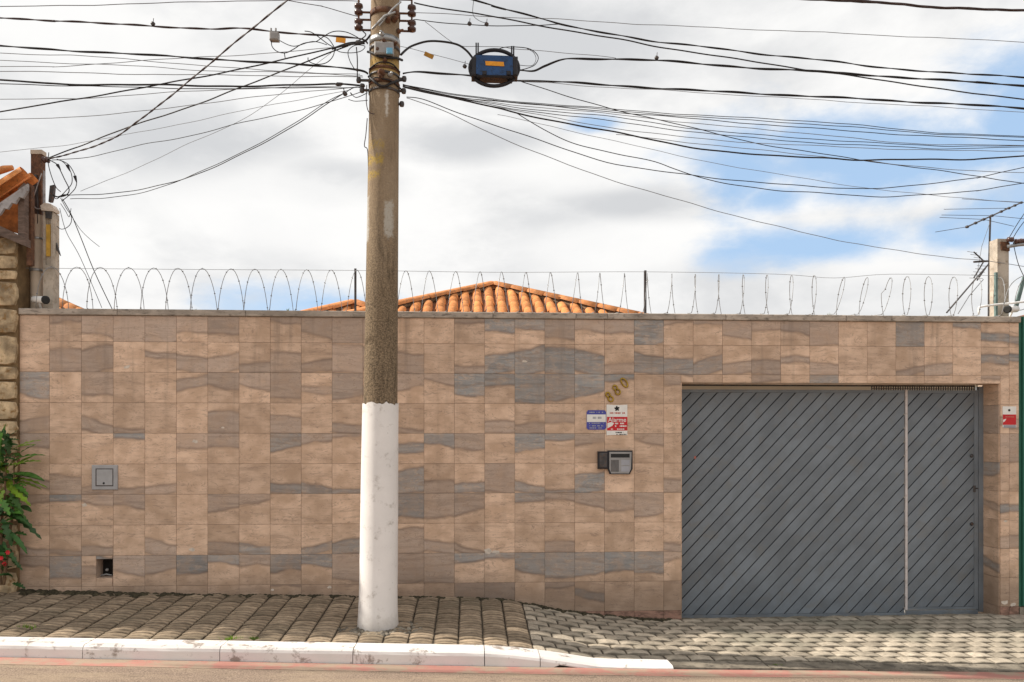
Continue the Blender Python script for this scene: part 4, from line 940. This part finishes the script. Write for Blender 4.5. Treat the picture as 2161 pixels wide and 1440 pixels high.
tw = [Q(40, 566, .09), Q(400, 569, .09), Q(750, 571, .09), Q(1050, 575, .09), Q(1362, 574, .09), Q(1640, 579, .09), Q(1760, 587, .09), Q(1880, 579, .09), Q(2103, 582, .09)]
MB().tube(smooth_line(tw, 5), .0022, 5).build('support_wire', M['razor'], bw)
gp = 'posts carrying the barbed wire'
for px, pt, m, lab in ((750, 567, 'metal_dark', 'dark steel post for the barbed wire beside the utility pole'), (1362, 571, 'metal_dark', 'dark steel post for the barbed wire right of the roof'), (2103, 575, 'post_teal', 'teal steel post for the barbed wire beside the concrete post')):
    x = QX(px, .10); zt = Q(px, pt, .10).z; mb = MB(); w = .011
    mb.box(x-w, x+w, .10-.004, .10+.004, ZTOP-.02, zt).box(x-w, x-w+.005, .104, .10+.024, ZTOP-.02, zt); mb.box(x-.03, x+.03, .075, .135, ZTOP-.005, ZTOP+.006)
    mb.build('fence_post', M[m], None, label=lab, cat='post', group=gp)
for px, sc, lab in ((412, 1, 'tiny dry weed on the coping left of the utility pole, farthest left'), (607, 1.3, 'tiny dry weed on the coping between barbed loops near the pole'), (1750, 1.4, 'small dry plant on the coping above the gate')):
    mb = MB(); c = Vector((QX(px, .05), .05, ZTOP-.004))
    for i in range(12): a = rnd.uniform(0, 6.3); h = rnd.uniform(.015, .035)*sc; d = Vector((cos(a), sin(a), 0))*h*.5; mb.add([c+d*.1+Vector((.003, 0, 0)), c+d*.1-Vector((.003, 0, 0)), c+d+Vector((0, 0, h))], [(0, 1, 2)])
    mb.build('coping_weed', M['leaf_c'], None, label=lab, cat='weed', group='weeds on the coping')

# ------------------------------------------------------------------ houses with clay roofs behind the wall
def barrel(w, l, h, t=.012, taper=.78, n=7):
    """half-pipe clay tile lying along -y (downhill), open side down"""
    mb = MB(); vs = []
    for yy, k in ((0, taper), (-l, 1)):
        for sgn in (0, 1):
            for i in range(n):
                a = pi*i/(n-1); rr = 1-sgn*t/(w/2); vs.append((-cos(a)*w/2*k*rr, yy, sin(a)*h*k*rr))
    f = []
    for i in range(n-1): f += [(i, i+1, 2*n+i+1, 2*n+i), (n+i, 3*n+i, 3*n+i+1, n+i+1), (2*n+i, 2*n+i+1, 3*n+i+1, 3*n+i)]
    mb.add(vs, f, True); return mb
def hip_house(apex, slope, dmax, label, ridge_back, wall_z, cols=.205, expo=.40, left=True, right=True, name='house', limit=300):
    h = thing(name, (apex.x, apex.y, -.28), label, 'house'); A = Vector(apex); B = A+Vector((0, ridge_back, 0))
    def pt(x, d): return Vector((A.x+x, A.y-d, A.z-slope*d))
    mb = MB(); e = dmax; z = A.z-slope*e
    v = [A, B, Vector((A.x-e, A.y-e, z)), Vector((A.x+e, A.y-e, z)), Vector((A.x+e, B.y+e, z)), Vector((A.x-e, B.y+e, z))]
    dn = Vector((0, 0, -.035)); mb.add([p+dn for p in v], [(0, 2, 3), (0, 3, 4, 1), (1, 4, 5), (1, 5, 2, 0), (2, 5, 4, 3)]); roof = mb.build('roof', M['roof_deck'], h)
    me = barrel(.178, expo*1.12/cos(math.atan(slope)), .07).mesh('roof_tile', M['roof_tile']); chn = barrel(.13, expo*1.1, .03).mesh('channel_tile', M['roof_tile'])
    ang = math.atan(slope); cnt = 0; nrow = int(dmax/expo); ch = MB()
    for r in range(nrow):
        d0 = .10+r*expo
        for c in range(-int(dmax/cols)-1, int(dmax/cols)+2):
            x = (c+.5)*cols
            if abs(x) > d0+expo*.55: continue
            dd = max(d0, abs(x)-.02) if abs(x) > d0 else d0
            if cnt < limit:
                p = pt(x+rnd.gauss(0, .005), dd); inst('roof_tile', me, p+Vector((0, 0, -.012+rnd.uniform(-.004, .004))), roof, (ang+.06+rnd.gauss(0, .006), rnd.gauss(0, .012), rnd.gauss(0, .010)), (rnd.uniform(.96, 1.04), min(1, (d0+expo-dd)/expo+.12), 1)); cnt += 1
    # ridge tiles down both hips, each lapping the next
    L = sqrt(2+slope*slope)
    rm = barrel(.215, .46, .085, .015, .80).mesh('ridge_tile', M['ridge_tile'])
    for sx, on in ((-1, left), (1, right)):
        if not on: continue
        d = Vector((sx, -1, -slope)).normalized(); k = 0; mm = MB()
        while k*.40 < dmax*L-.2:
            p = A+d*(k*.40+.05)+Vector((0, 0, .045)); yaxis = -d; zax = (Vector((0, 0, 1))-yaxis*yaxis.z).normalized(); xax = yaxis.cross(zax)
            R = Matrix((xax, yaxis, zax)).transposed(); inst('ridge_tile', rm, p, roof, (R @ Euler((.035, rnd.gauss(0, .02), rnd.gauss(0, .012))).to_matrix())); k += 1
        side = Vector((sx*.5, -1, 0)).normalized()
        mm.tube([A+d*t+Vector((0, 0, -.008)) for t in frange(.1, dmax*L-.1, 20)], .055, 6); mm.build('ridge_mortar', M['mortar'], roof)
    MB().lathe([(.13, -.06), (.115, .03), (.07, .085), (.01, .105)], A+Vector((0, .03, 0)), 12).build('apex_tile', M['ridge_tile'], roof)
    w = dmax*.70; mb = MB(); mb.box(A.x-w, A.x+w, A.y-w, B.y+w, -.28, A.z-slope*dmax-.02); mb.build('wall', M['house_wall'], h)
    return h
YA1 = 6.9
hip_house(Q(1041, 605, YA1), .405, 4.0, 'house with a broad orange hipped tile roof rising over the wall', 3.0, 0, limit=290)
hip_house(Q(748, 645, 5.2), .44, 2.0, 'low orange tiled roof peeking up left of the utility pole behind the wall', 1.0, 0, name='annex')
hip_house(Q(100, 634, 4.4), .40, 2.2, 'orange tiled roof corner showing behind the concrete service post', 2.0, 0, name='house', left=False)

# ------------------------------------------------------------------ left neighbour: stone pillar, porch roof, service posts, shrub
XL = QX(37.5, -.07)
sp_ = thing('stone_pillar', ((XL-.3), .1, 0), 'rough yellow stone pillar at the left edge beside the shrub', 'pillar')
zt = Q(20, 494, -.07).z
MB().box(XL-.62, XL-.012, -.045, .34, -.1, zt).build('pillar_core', M['stone_joint'], sp_)
z = gz(XL, 0)-.05; r4 = random.Random(12)
while z < zt-.03:
    h = min(r4.choice((.10, .14, .19, .26, .30)), zt-z); xs = [XL-.62]; 
    while xs[-1] < XL-.25: xs.append(xs[-1]+r4.uniform(.16, .30))
    xs[-1] = XL; 
    for i in range(len(xs)-1):
        a, b = xs[i]+.005, xs[i+1]-.005; s0, s1 = r4.uniform(-.03, .03), r4.uniform(-.03, .03); dpt = r4.uniform(.012, .035); mb = MB(); n = 8
        cxs, czs = (a+b)/2, z+h/2
        outl = []
        for sx_, sz_ in ((-1, -1), (-.3, -1), (.4, -1), (1, -1), (1, -.2), (1, .4), (1, 1), (.3, 1), (-.4, 1), (-1, 1), (-1, .3), (-1, -.3)):
            cr = .90 if abs(sx_)+abs(sz_) == 2 else 1
            outl.append((cxs+sx_*(b-a)/2*r4.uniform(.93, 1.0)*cr, czs+sz_*(h/2-.004)*r4.uniform(.9, 1.0)*cr))
        m = len(outl); c0 = (cxs+r4.uniform(-.02, .02), -.062-dpt, czs+r4.uniform(-.02, .02))
        vs = [(x, -.04, zz2) for x, zz2 in outl]+[(cxs+(x-cxs)*.95, -.058-dpt*r4.uniform(.5, .75), czs+(zz2-czs)*.94) for x, zz2 in outl]+[c0]
        mb.add(vs, [(i2, (i2+1) % m, (i2+1) % m+m, i2+m) for i2 in range(m)]+[(i2+m, (i2+1) % m+m, 2*m) for i2 in range(m)])
        mb.build('stone', M['stone'], sp_, origin=(cxs, -.05, czs))
    z += h
MB().box(-12, XL-.64, .0, .25, -.2, 2.5).build('garden_wall', M['house_wall'], None, label='plain rendered wall continuing left of the stone pillar', cat='wall')

YP = -.14
pr = thing('porch_roof', Q(20, 470, YP), 'small orange tiled porch roof on timber beams above the stone pillar', 'porch roof')
def slab(pl, Y, d, name, m, parent): return MB().prism([Q(x, y, Y) for x, y in pl], (0, d, 0)).build(name, M[m], parent)
slab([(-70, 470), (-70, 505), (0, 497), (54, 520), (54, 503), (0, 477)], YP-.02, .09, 'beam', 'wood', pr)
slab([(38, 398), (38, 506), (51, 512), (51, 386)], YP+.0, .08, 'post', 'wood', pr)
slab([(-70, 470), (0, 428), (58, 388), (58, 402), (48, 418), (40, 416), (32, 430), (24, 428), (16, 441), (8, 440), (0, 452), (-70, 496)], YP-.06, .03, 'bargeboard', 'barge', pr)
slab([(-70, 455), (0, 424), (56, 392), (56, 500), (0, 480), (-70, 480)], YP+.12, .02, 'soffit', 'soffit', pr)
slab([(56, 384), (66, 390), (66, 560), (56, 560)], YP+.10, .06, 'downpipe', 'rust', pr)
a, b = Q(54, 368, YP+.02), Q(-80, 455, YP+.02); d = (b-a).normalized(); n_ = 4
vm = barrel(.155, .40, .085, .014, .84).mesh('roof_tile', M['roof_tile']); yax = -d; zax = (Vector((0, 0, 1))-yax*yax.z).normalized(); xax = yax.cross(zax); RR = Matrix((xax, yax, zax)).transposed()
for j in range(2):
    for k in range(2): inst('roof_tile', vm, a+d*(k*.30)+Vector((0, j*.17, .01)), pr, RR @ Euler((.03, rnd.gauss(0, .03), 0)).to_matrix())
MB().tube([Q(-60, 380, YP+.10), Q(10, 357, YP+.10), Q(27, 354, YP+.10)], .034, 8, True, [.036, .036, .024]).build('ridge_tile', M['ridge_tile'], pr)

YS = .17
rp = thing('service_post', Q(76, 660, YS), 'rusty steel service post with a beige conduit at the left', 'post')
slab([(65, 317), (87, 317), (87, 480), (65, 480)], YS, .08, 'steel_post', 'rust', rp); slab([(64, 316), (88, 316), (88, 325), (64, 325)], YS-.006, .09, 'post_cap', 'conduit', rp)
MB().tube([Q(78, 455, YS+.02), Q(78, 690, YS+.02)], .058, 14).build('conduit', M['conduit'], rp)
for py in (505, 572): p = Q(78, py, YS+.02); MB().lathe([(.060, -.012), (.066, -.010), (.066, .010), (.060, .012)], p, 16).build('strap', M['galv'], rp)
MB().tube([Q(90, 455, YS+.05), Q(90, 372, YS+.05), Q(90, 362, YS+.05), Q(90, 358, YS+.05)], .026, 10, True, [.026, .026, .02, .006]).build('vent_pipe', M['barge'], rp)
slab([(62, 372), (76, 368), (80, 470), (70, 490), (62, 480)], YS-.03, .03, 'meter_bracket', 'metal_dark', rp)
for px, py in ((95, 336), (98, 339)): MB().lathe([(.008, -.03), (.024, -.026), (.024, -.008), (.012, 0), (.024, .008), (.024, .026), (.008, .03)], Q(px, py, YS-.02), 12, (1, 0, 0)).build('insulator', M['porcelain'], rp)
MB().tube(smooth_line([Q(x, y, YS-.03) for x, y in ((88, 366), (76, 400), (70, 425), (76, 440), (92, 440))], 6), .006, 6).build('lead', M['barge'], rp)
cp = thing('concrete_post', Q(106, 660, .16), 'square concrete post with a yellow stained recess at the left', 'post')
a = Q(91, 448, .10); b = Q(112, 690, .10); w = b.x-a.x
MB().box(a.x, a.x+w*.22, .10, .22, b.z, a.z).box(b.x-w*.22, b.x, .10, .22, b.z, a.z).box(a.x+w*.22, b.x-w*.22, .125, .22, b.z, a.z).box(a.x+w*.22, b.x-w*.22, .10, .125, b.z, Q(100, 560, .10).z).build('post_body', M['concrete'], cp)
slab([(96.5, 474), (106.5, 474), (106.5, 541), (96.5, 541)], .115, .009, 'stained_board', 'yellow', cp)
slab([(85, 434), (94, 428), (106, 430), (113, 440), (112, 446), (87, 444)], .08, .12, 'mortar_cap', 'plaster', cp)
slab([(95, 446), (109, 446), (108, 462), (96, 460)], .09, .02, 'terminal', 'metal_dark', cp)
slab([(119, 512), (127, 540), (119, 528)], .15, .02, 'bracket', 'metal_dark', cp)
slab([(105, 392), (114, 390), (112, 412), (108, 426), (102, 426)], .12, .04, 'connector', 'metal_dark', cp)
lt = thing('wire_tangle', Q(135, 400, .08), 'black hanging wire loops with sleeve connectors beside the rusty post', 'wires')
for pl, r in (([(100,336),(112,342),(122,350),(136,378),(146,400),(140,412),(128,416)], .005), ([(110,338),(130,340),(148,360),(152,385),(140,402),(120,420),(112,410)], .004), ([(120,336),(145,348),(160,375),(160,395),(146,412),(130,425)], .004), ([(103,322),(102,345),(108,370),(118,395),(128,405)], .004),
              ([(112,412),(122,416),(134,412),(148,412)], .007), ([(128,418),(140,440),(150,455),(150,470),(142,480),(130,484),(120,478)], .0035), ([(128,430),(138,445),(146,458),(150,440)], .003), ([(132,420),(150,452),(170,500),(200,575),(238,655)], .0042), ([(126,440),(140,490),(170,545),(215,650)], .0028), ([(150,455),(170,485),(190,505),(210,521)], .0025)):
    MB().tube(smooth_line([Q(x, y, .08) for x, y in pl], 6), r, 5).build('loop', M['cable'], lt)
for x0, y0, x1, y1 in ((121, 348, 128, 359), (142, 349, 148, 362), (158, 372, 162, 386)): MB().tube([Q(x0, y0, .08), Q((x0+x1)/2, (y0+y1)/2, .08), Q(x1, y1, .08)], .01, 7, True, [.016, .011, .004]).build('sleeve', M['black_plastic'], lt)
def camera_thing(px, py, sx, lab):
    c = Q(px, py, -.0); t = thing('security_camera', c, lab, 'camera', 'security cameras on the wall'); d = Vector((sx*3, -.55, -.12)).normalized()
    mb = MB(); mb.lathe([(.02, -.13), (.034, -.125), (.034, .03), (.030, .032)], c, 16, d); mb.build('housing', M['white_plastic'], t)
    MB().lathe([(.036, 0), (.040, .004), (.040, .022), (.030, .024)], c+d*.03, 16, d).build('lens_shroud', M['ink_black'], t)
    MB().tube([c-d*.06, c-d*.06+Vector((0, .02, -.04)), c-d*.07+Vector((0, .06, -.08))], .010, 7).build('bracket', M['white_plastic'], t)
camera_thing(90, 633, .35, 'white bullet camera on the coping at the left end of the wall'); camera_thing(2131, 653, -.35, 'white bullet camera on the coping at the right end of the wall')

# shrub at the foot of the pillar
sh = thing('shrub', Q(8, 1240, -.22), 'leafy green shrub with red flowers at the left edge of the wall', 'shrub')
def leaf(p, d, up, L, w, m, droop=.4, lobes=False):
    d = Vector(d).normalized(); s = d.cross(Vector(up)).normalized(); nrm = s.cross(d); mb = MB(); n = 11; vs = []
    for i in range(n):
        t = i/(n-1); c = Vector(p)+d*(L*t)+nrm*(-droop*L*t*t)+nrm*.03*L*sin(t*pi); ww = w*(sin(pi*min(1, t*.92+.06))**.8)*(1 if not lobes else (.38+.62*(i % 2)))
        vs += [c-s*ww+nrm*ww*.25, c, c+s*ww+nrm*ww*.25]
    f = []
    for i in range(n-1):
        for j in range(2): f.append((i*3+j, i*3+j+1, (i+1)*3+j+1, (i+1)*3+j))
    mb.add(vs, f, True); mb.build('leaf', M[m], sh, origin=Vector(p))
base = Q(0, 1235, -.25); r5 = random.Random(5)
stems = [[base, Q(4, 1100, -.26), Q(12, 1000, -.27), Q(10, 900, -.28)], [base+Vector((.02, .02, 0)), Q(18, 1150, -.25), Q(28, 1060, -.27), Q(30, 960, -.28)], [base, Q(-30, 1100, -.3), Q(-40, 950, -.3)]]
for st in stems: L = smooth_line(st, 6); MB().tube(L, .012, 7, True, [.016-.011*i/(len(L)-1) for i in range(len(L))]).build('stem', M['bark'], sh)
for (px, py, tx, ty, m, w) in ((2, 985, -6, 896, 'leaf_a', .05), (20, 960, 8, 905, 'leaf_b', .05), (25, 950, 82, 922, 'leaf_c', .035), (25, 975, 84, 946, 'leaf_a', .038), (30, 985, 78, 962, 'leaf_c', .04), (10, 990, 46, 968, 'leaf_c', .045), (18, 1000, -10, 960, 'leaf_c', .045), (24, 1000, 90, 1005, 'leaf_a', .05),
                               (26, 1010, 96, 1014, 'leaf_c', .032), (16, 1015, -20, 1010, 'leaf_a', .05), (22, 1020, 60, 1040, 'leaf_a', .05), (15, 1030, 66, 1062, 'leaf_c', .05), (20, 1040, 45, 1075, 'leaf_a', .05), (10, 1035, -15, 1075, 'leaf_c', .05), (14, 1060, 58, 1085, 'leaf_a', .04), (26, 1090, 88, 1128, 'leaf_b', .045),
                               (20, 1085, 60, 1100, 'leaf_b', .04), (8, 1070, -20, 1110, 'leaf_b', .055), (5, 1095, 25, 1150, 'leaf_b', .05), (-5, 1110, -20, 1160, 'leaf_b', .05), (16, 1120, 60, 1160, 'leaf_b', .03), (6, 1150, 40, 1190, 'leaf_b', .035), (20, 1010, 35, 1045, 'leaf_c', .045), (0, 1050, 20, 1085, 'leaf_a', .05), (-10, 940, -30, 900, 'leaf_a', .05), (8, 940, 30, 905, 'leaf_b', .04)):
    for rep in range(2):
        Y = -.26-.07*r5.random()+.06*rep; p = Q(px+r5.uniform(-5, 5)*rep, py+r5.uniform(-10, 10)*rep, Y); q = Q(tx+r5.uniform(-16, 10)*rep, ty+r5.uniform(-16, 16)*rep, Y-.05+r5.uniform(-.05, .08)*rep)
        leaf(p, q-p, (r5.uniform(-.3, .3), -.45, 1), (q-p).length, w*.8, m, r5.uniform(.1, .3), r5.random() < .8)
for k in range(130):
    px = r5.uniform(-60, 44); py = r5.uniform(925, 1130) if k < 90 else r5.uniform(1130, 1232); px = px if py < 1120 else min(px, 26); a = r5.uniform(-.5, 3.6); p = Q(px, py, -.18-.12*r5.random()); L = r5.uniform(.09, .17)
    leaf(p, (cos(a), -.4, sin(a)*.5-.1), (0, -.5, 1), L, L*.22, r5.choice(('leaf_b', 'leaf_b', 'leaf_a')), r5.uniform(.1, .5), r5.random() < .7)
for px, py in ((3, 1178), (17, 1166), (10, 1190), (-6, 1184)):
    c = Q(px, py, -.32); mb = MB()
    for i in range(6): a = 2*pi*i/6; u = Vector((cos(a), -.3, sin(a))); w2 = Vector((-sin(a), 0, cos(a))); mb.add([c, c+u*.012+w2*.010, c+u*.026, c+u*.012-w2*.010], [(0, 1, 2, 3)])
    mb.build('flower', M['flower'], sh)

# tufts of weeds in the paving
def tuft(px, py, s, lab):
    lo = None
    for Y in frange(-.1, -1.75, 120):                       # where this sight line meets the paving
        p = Q(px, py, Y); g_ = gz(p.x, Y) if Y > YK else road_z(p.x, YF)
        if p.z >= g_: lo = Vector((p.x, Y, g_)); break
    lo = lo or Q(px, py, -1.45); mb = MB()
    for i in range(70):
        a = rnd.uniform(0, 2*pi); r = abs(rnd.gauss(0, .5))*s*1.6; b = lo+Vector((cos(a)*r, sin(a)*r*.4, -.005)); h = rnd.uniform(.3, 1)*s*.7; t = b+Vector((rnd.gauss(0, .5)*h, rnd.gauss(0, .4)*h, h)); e = Vector((rnd.uniform(.002, .005), .001, 0)); mb.add([b-e, b+e, t], [(0, 1, 2)])
    mb.build('grass_tuft', M['leaf_c'], None, label=lab, cat='weed', group='weeds growing in the paving')
tuft(56, 1326, .07, 'yellow green weed tuft between pavers near the left edge'); tuft(488, 1350, .06, 'yellow green weed tuft on the white kerb left of the pole'); tuft(532, 1349, .045, 'smaller weed tuft just right of another on the kerb'); tuft(1638, 1404, .035, 'weed tuft on the low edging at the driveway mouth')

# garden tree of the left neighbour (its crown shades the pavement)
gt = thing('garden_tree', (-7.6, .75, 0), 'dense leafy garden tree beyond the left edge shading the pavement', 'tree')
trk = smooth_line([(-7.6, .75, -.1), (-7.5, .72, 1.2), (-7.35, .6, 2.4), (-7.2, .5, 3.8)], 6); MB().tube(trk, .1, 9, True, [.15-.09*i/(len(trk)-1) for i in range(len(trk))]).build('trunk', M['bark'], gt)
TREE_CL = [(-7.2, .08, 1.9, .85, .80, .9), (-7.1, .0, 3.1, .95, .80, .95), (-7.0, .2, 4.3, 1.0, .80, .95), (-6.9, .55, 5.4, 1.0, .75, .9), (-6.7, .9, 6.3, .9, .7, .75), (-7.6, .5, 5.0, 1.1, .8, 1.0), (-7.7, .2, 3.4, 1.0, .9, 1.0), (-7.2, -.36, 1.2, .6, .42, .6)]
mb = MB(); r6 = random.Random(21)
for (x, y, z, rx, ry, rz) in TREE_CL:
    for i in range(int(1500*rx*rz)):
        while True:
            q = Vector((r6.uniform(-1, 1), r6.uniform(-1, 1), r6.uniform(-1, 1)))
            if q.length < 1: break
        p = Vector((x+q.x*rx, y+q.y*ry, z+q.z*rz)); a = Vector((r6.gauss(0, 1), r6.gauss(0, 1), r6.gauss(0, .6))).normalized(); b = a.orthogonal().normalized(); L = r6.uniform(.05, .10)
        mb.add([p-a*L, p+b*L*.5, p+a*L, p-b*L*.5], [(0, 1, 2, 3)])
mb.build('crown', M['leaf_b'], gt)
for (x, y, z, *_ ) in TREE_CL: L = smooth_line([trk[min(len(trk)-1, int(max(0, z-1.2)/3.8*len(trk)))], (x-.1, y+.1, z-.3), (x, y, z)], 4); MB().tube(L, .03, 6, True, [.05-.035*i/(len(L)-1) for i in range(len(L))]).build('limb', M['bark'], gt)

# ------------------------------------------------------------------ right end: concrete post, antennas, conduit, green gate
YR = .22
rc = thing('concrete_post', Q(2117, 660, YR), 'square concrete post with a rusty bracket at the right end of the wall', 'post')
a = Q(2105, 504, YR); b = Q(2129, 700, YR); MB().box(a.x, b.x, YR, YR+.13, b.z, a.z).build('post_body', M['concrete'], rc)
slab([(2112, 510), (2131, 512), (2131, 530), (2114, 528)], YR-.014, .013, 'rusty_plate', 'rust', rc)
MB().tube([Q(2125, 521, YR-.02), Q(2150, 517, YR-.04), Q(2175, 515, YR-.06)], .018, 8).build('steel_arm', M['galv'], rc)
for px, py in ((2132, 506), (2147, 510), (2158, 509)): MB().lathe([(.008, -.03), (.026, -.026), (.026, -.008), (.014, 0), (.026, .008), (.026, .026), (.008, .03)], Q(px, py, YR-.04), 12, (1, 0, 0)).build('insulator', M['porcelain'], rc)
for pl in (((2128,505),(2150,468),(2180,425)), ((2136,506),(2152,480),(2180,445)), ((2138,512),(2150,560),(2170,600))): MB().tube(smooth_line([Q(x, y, YR-.03) for x, y in pl], 5), .004, 5).build('lead', M['cable'], rc)
YT = 1.4
an = thing('tv_antenna', Q(2089, 700, YT), 'tall rooftop television antenna with long rods at the right', 'antenna')
MB().tube([Q(2086, 700, YT), Q(2087, 560, YT), Q(2090, 455, YT)], .011, 8).build('mast', M['metal_dark'], an)
A0, A1 = Q(2041, 479, YT-.45), Q(2155, 428, YT+.75); MB().tube([A0, A1], .009, 7).build('boom', M['metal_dark'], an)
for t, (l0, l1) in zip((0, .14, .28, .43, .60, .75, .87, 1.0), (((1974, 490), None), (None, None), ((1983, 459), (2140, 478)), ((1987, 454), (2200, 466)), (None, None), ((1992, 442), (2120, 441)), (None, None), ((2030, 420), (2200, 428)))):
    c = A0.lerp(A1, t); MB().lathe([(.006, -.016), (.02, -.010), (.02, .010), (.006, .016)], c, 8).build('rod_clamp', M['metal_dark'], an)
    for e in (l0, l1):
        if e: MB().tube([c, Q(e[0], e[1], c.y)], .0032, 5).build('rod', M['metal_dark'], an)
MB().tube([Q(2089, 470, YT), Q(2072, 520, YT), Q(2060, 590, YT+.1)], .003, 5).build('guy_wire', M['cable_grey'], an)
a2 = thing('small_antenna', Q(2075, 552, 1.35), 'small fanned antenna clamped on the mast below the long rods', 'antenna')
MB().tube([Q(2055, 553, 1.35), Q(2088, 551, 1.38)], .012, 7).build('boom', M['metal_dark'], a2)
for e0, e1, r in (((2076, 551), (2055, 532), .008), ((2076, 552), (2055, 587), .008), ((2084, 560), (2062, 592), .008)): MB().tube([Q(*e0, 1.35), Q(*e1, 1.30)], r, 6).build('fin', M['metal_dark'], a2)
for i in range(5): MB().tube([Q(2046+i*4, 587-i*6.5, 1.26), Q(2074+i*2, 588-i*6.5, 1.38)], .003, 5).build('rod', M['razor'], a2)
for i in range(3): MB().tube([Q(2041+i*7, 531+i*6, 1.26), Q(2062+i*5, 534+i*6, 1.38)], .003, 5).build('rod', M['razor'], a2)
br = MB().tube([Q(2088, 556, 1.38), Q(2045, 605, 1.0), Q(1998, 660, .55)], .009, 7).build('antenna_stay', M['metal_dark'], None, label='dark slanting stay rod bracing the antenna mast', cat='stay rod')
MB().tube([Q(2075, 590, 1.0), Q(2045, 625, .7), Q(2022, 662, .5)], .005, 6).build('antenna_stay', M['cable_grey'], None, label='thinner grey stay wire under the dark slanting stay rod', cat='stay wire')
MB().tube(smooth_line([Q(2066, 664, .02), Q(2066, 652, .02), Q(2070, 648, .02), Q(2095, 644, .02), Q(2125, 641, .02), Q(2190, 634, .02)], 5), .011, 8).build('conduit_pipe', M['white_plastic'], None, label='thin white conduit pipe along the coping at the right end', cat='pipe')
rw = thing('barbed_wire', Q(2150, 650, .2), 'loose barbed wire loop on the neighbour wall right of the concrete post', 'barbed wire')
MB().tube(smooth_line([Q(x, y, .15) for x, y in ((2120,640),(2128,610),(2145,590),(2170,582),(2195,600),(2180,640),(2150,655),(2142,635),(2152,600),(2175,575))], 6), .004, 5).build('coil', M['razor'], rw)
slab([(2139, 656), (2147, 656), (2166, 586), (2160, 584)], .15, .02, 'leaning_post', 'post_teal', rw)
gg = thing('green_gate', (XE+1.4, .05, -.28), 'dark green steel gate of the neighbour at the right edge', 'gate')
zt = Q(2155, 668, .02).z
MB().box(XE+.012, 9.0, .02, .08, -.20, zt).build('gate_sheet', M['green_wall'], gg)
x = XE+.05
while x < 8.8: MB().box(x, x+.05, -.004, .018, -.19, zt-.01).build('upright', M['green_wall'], gg); x += .62
MB().box(XE+.012, 9, -.01, .22, -.5, -.205).build('door_sill', M['kerb_grey'], gg)
hip_house(Q(2250, 640, 3.2), .40, 2.0, 'orange tiled roof corner at the far right behind the green gate', 2.0, 0, name='house', right=False, limit=60)
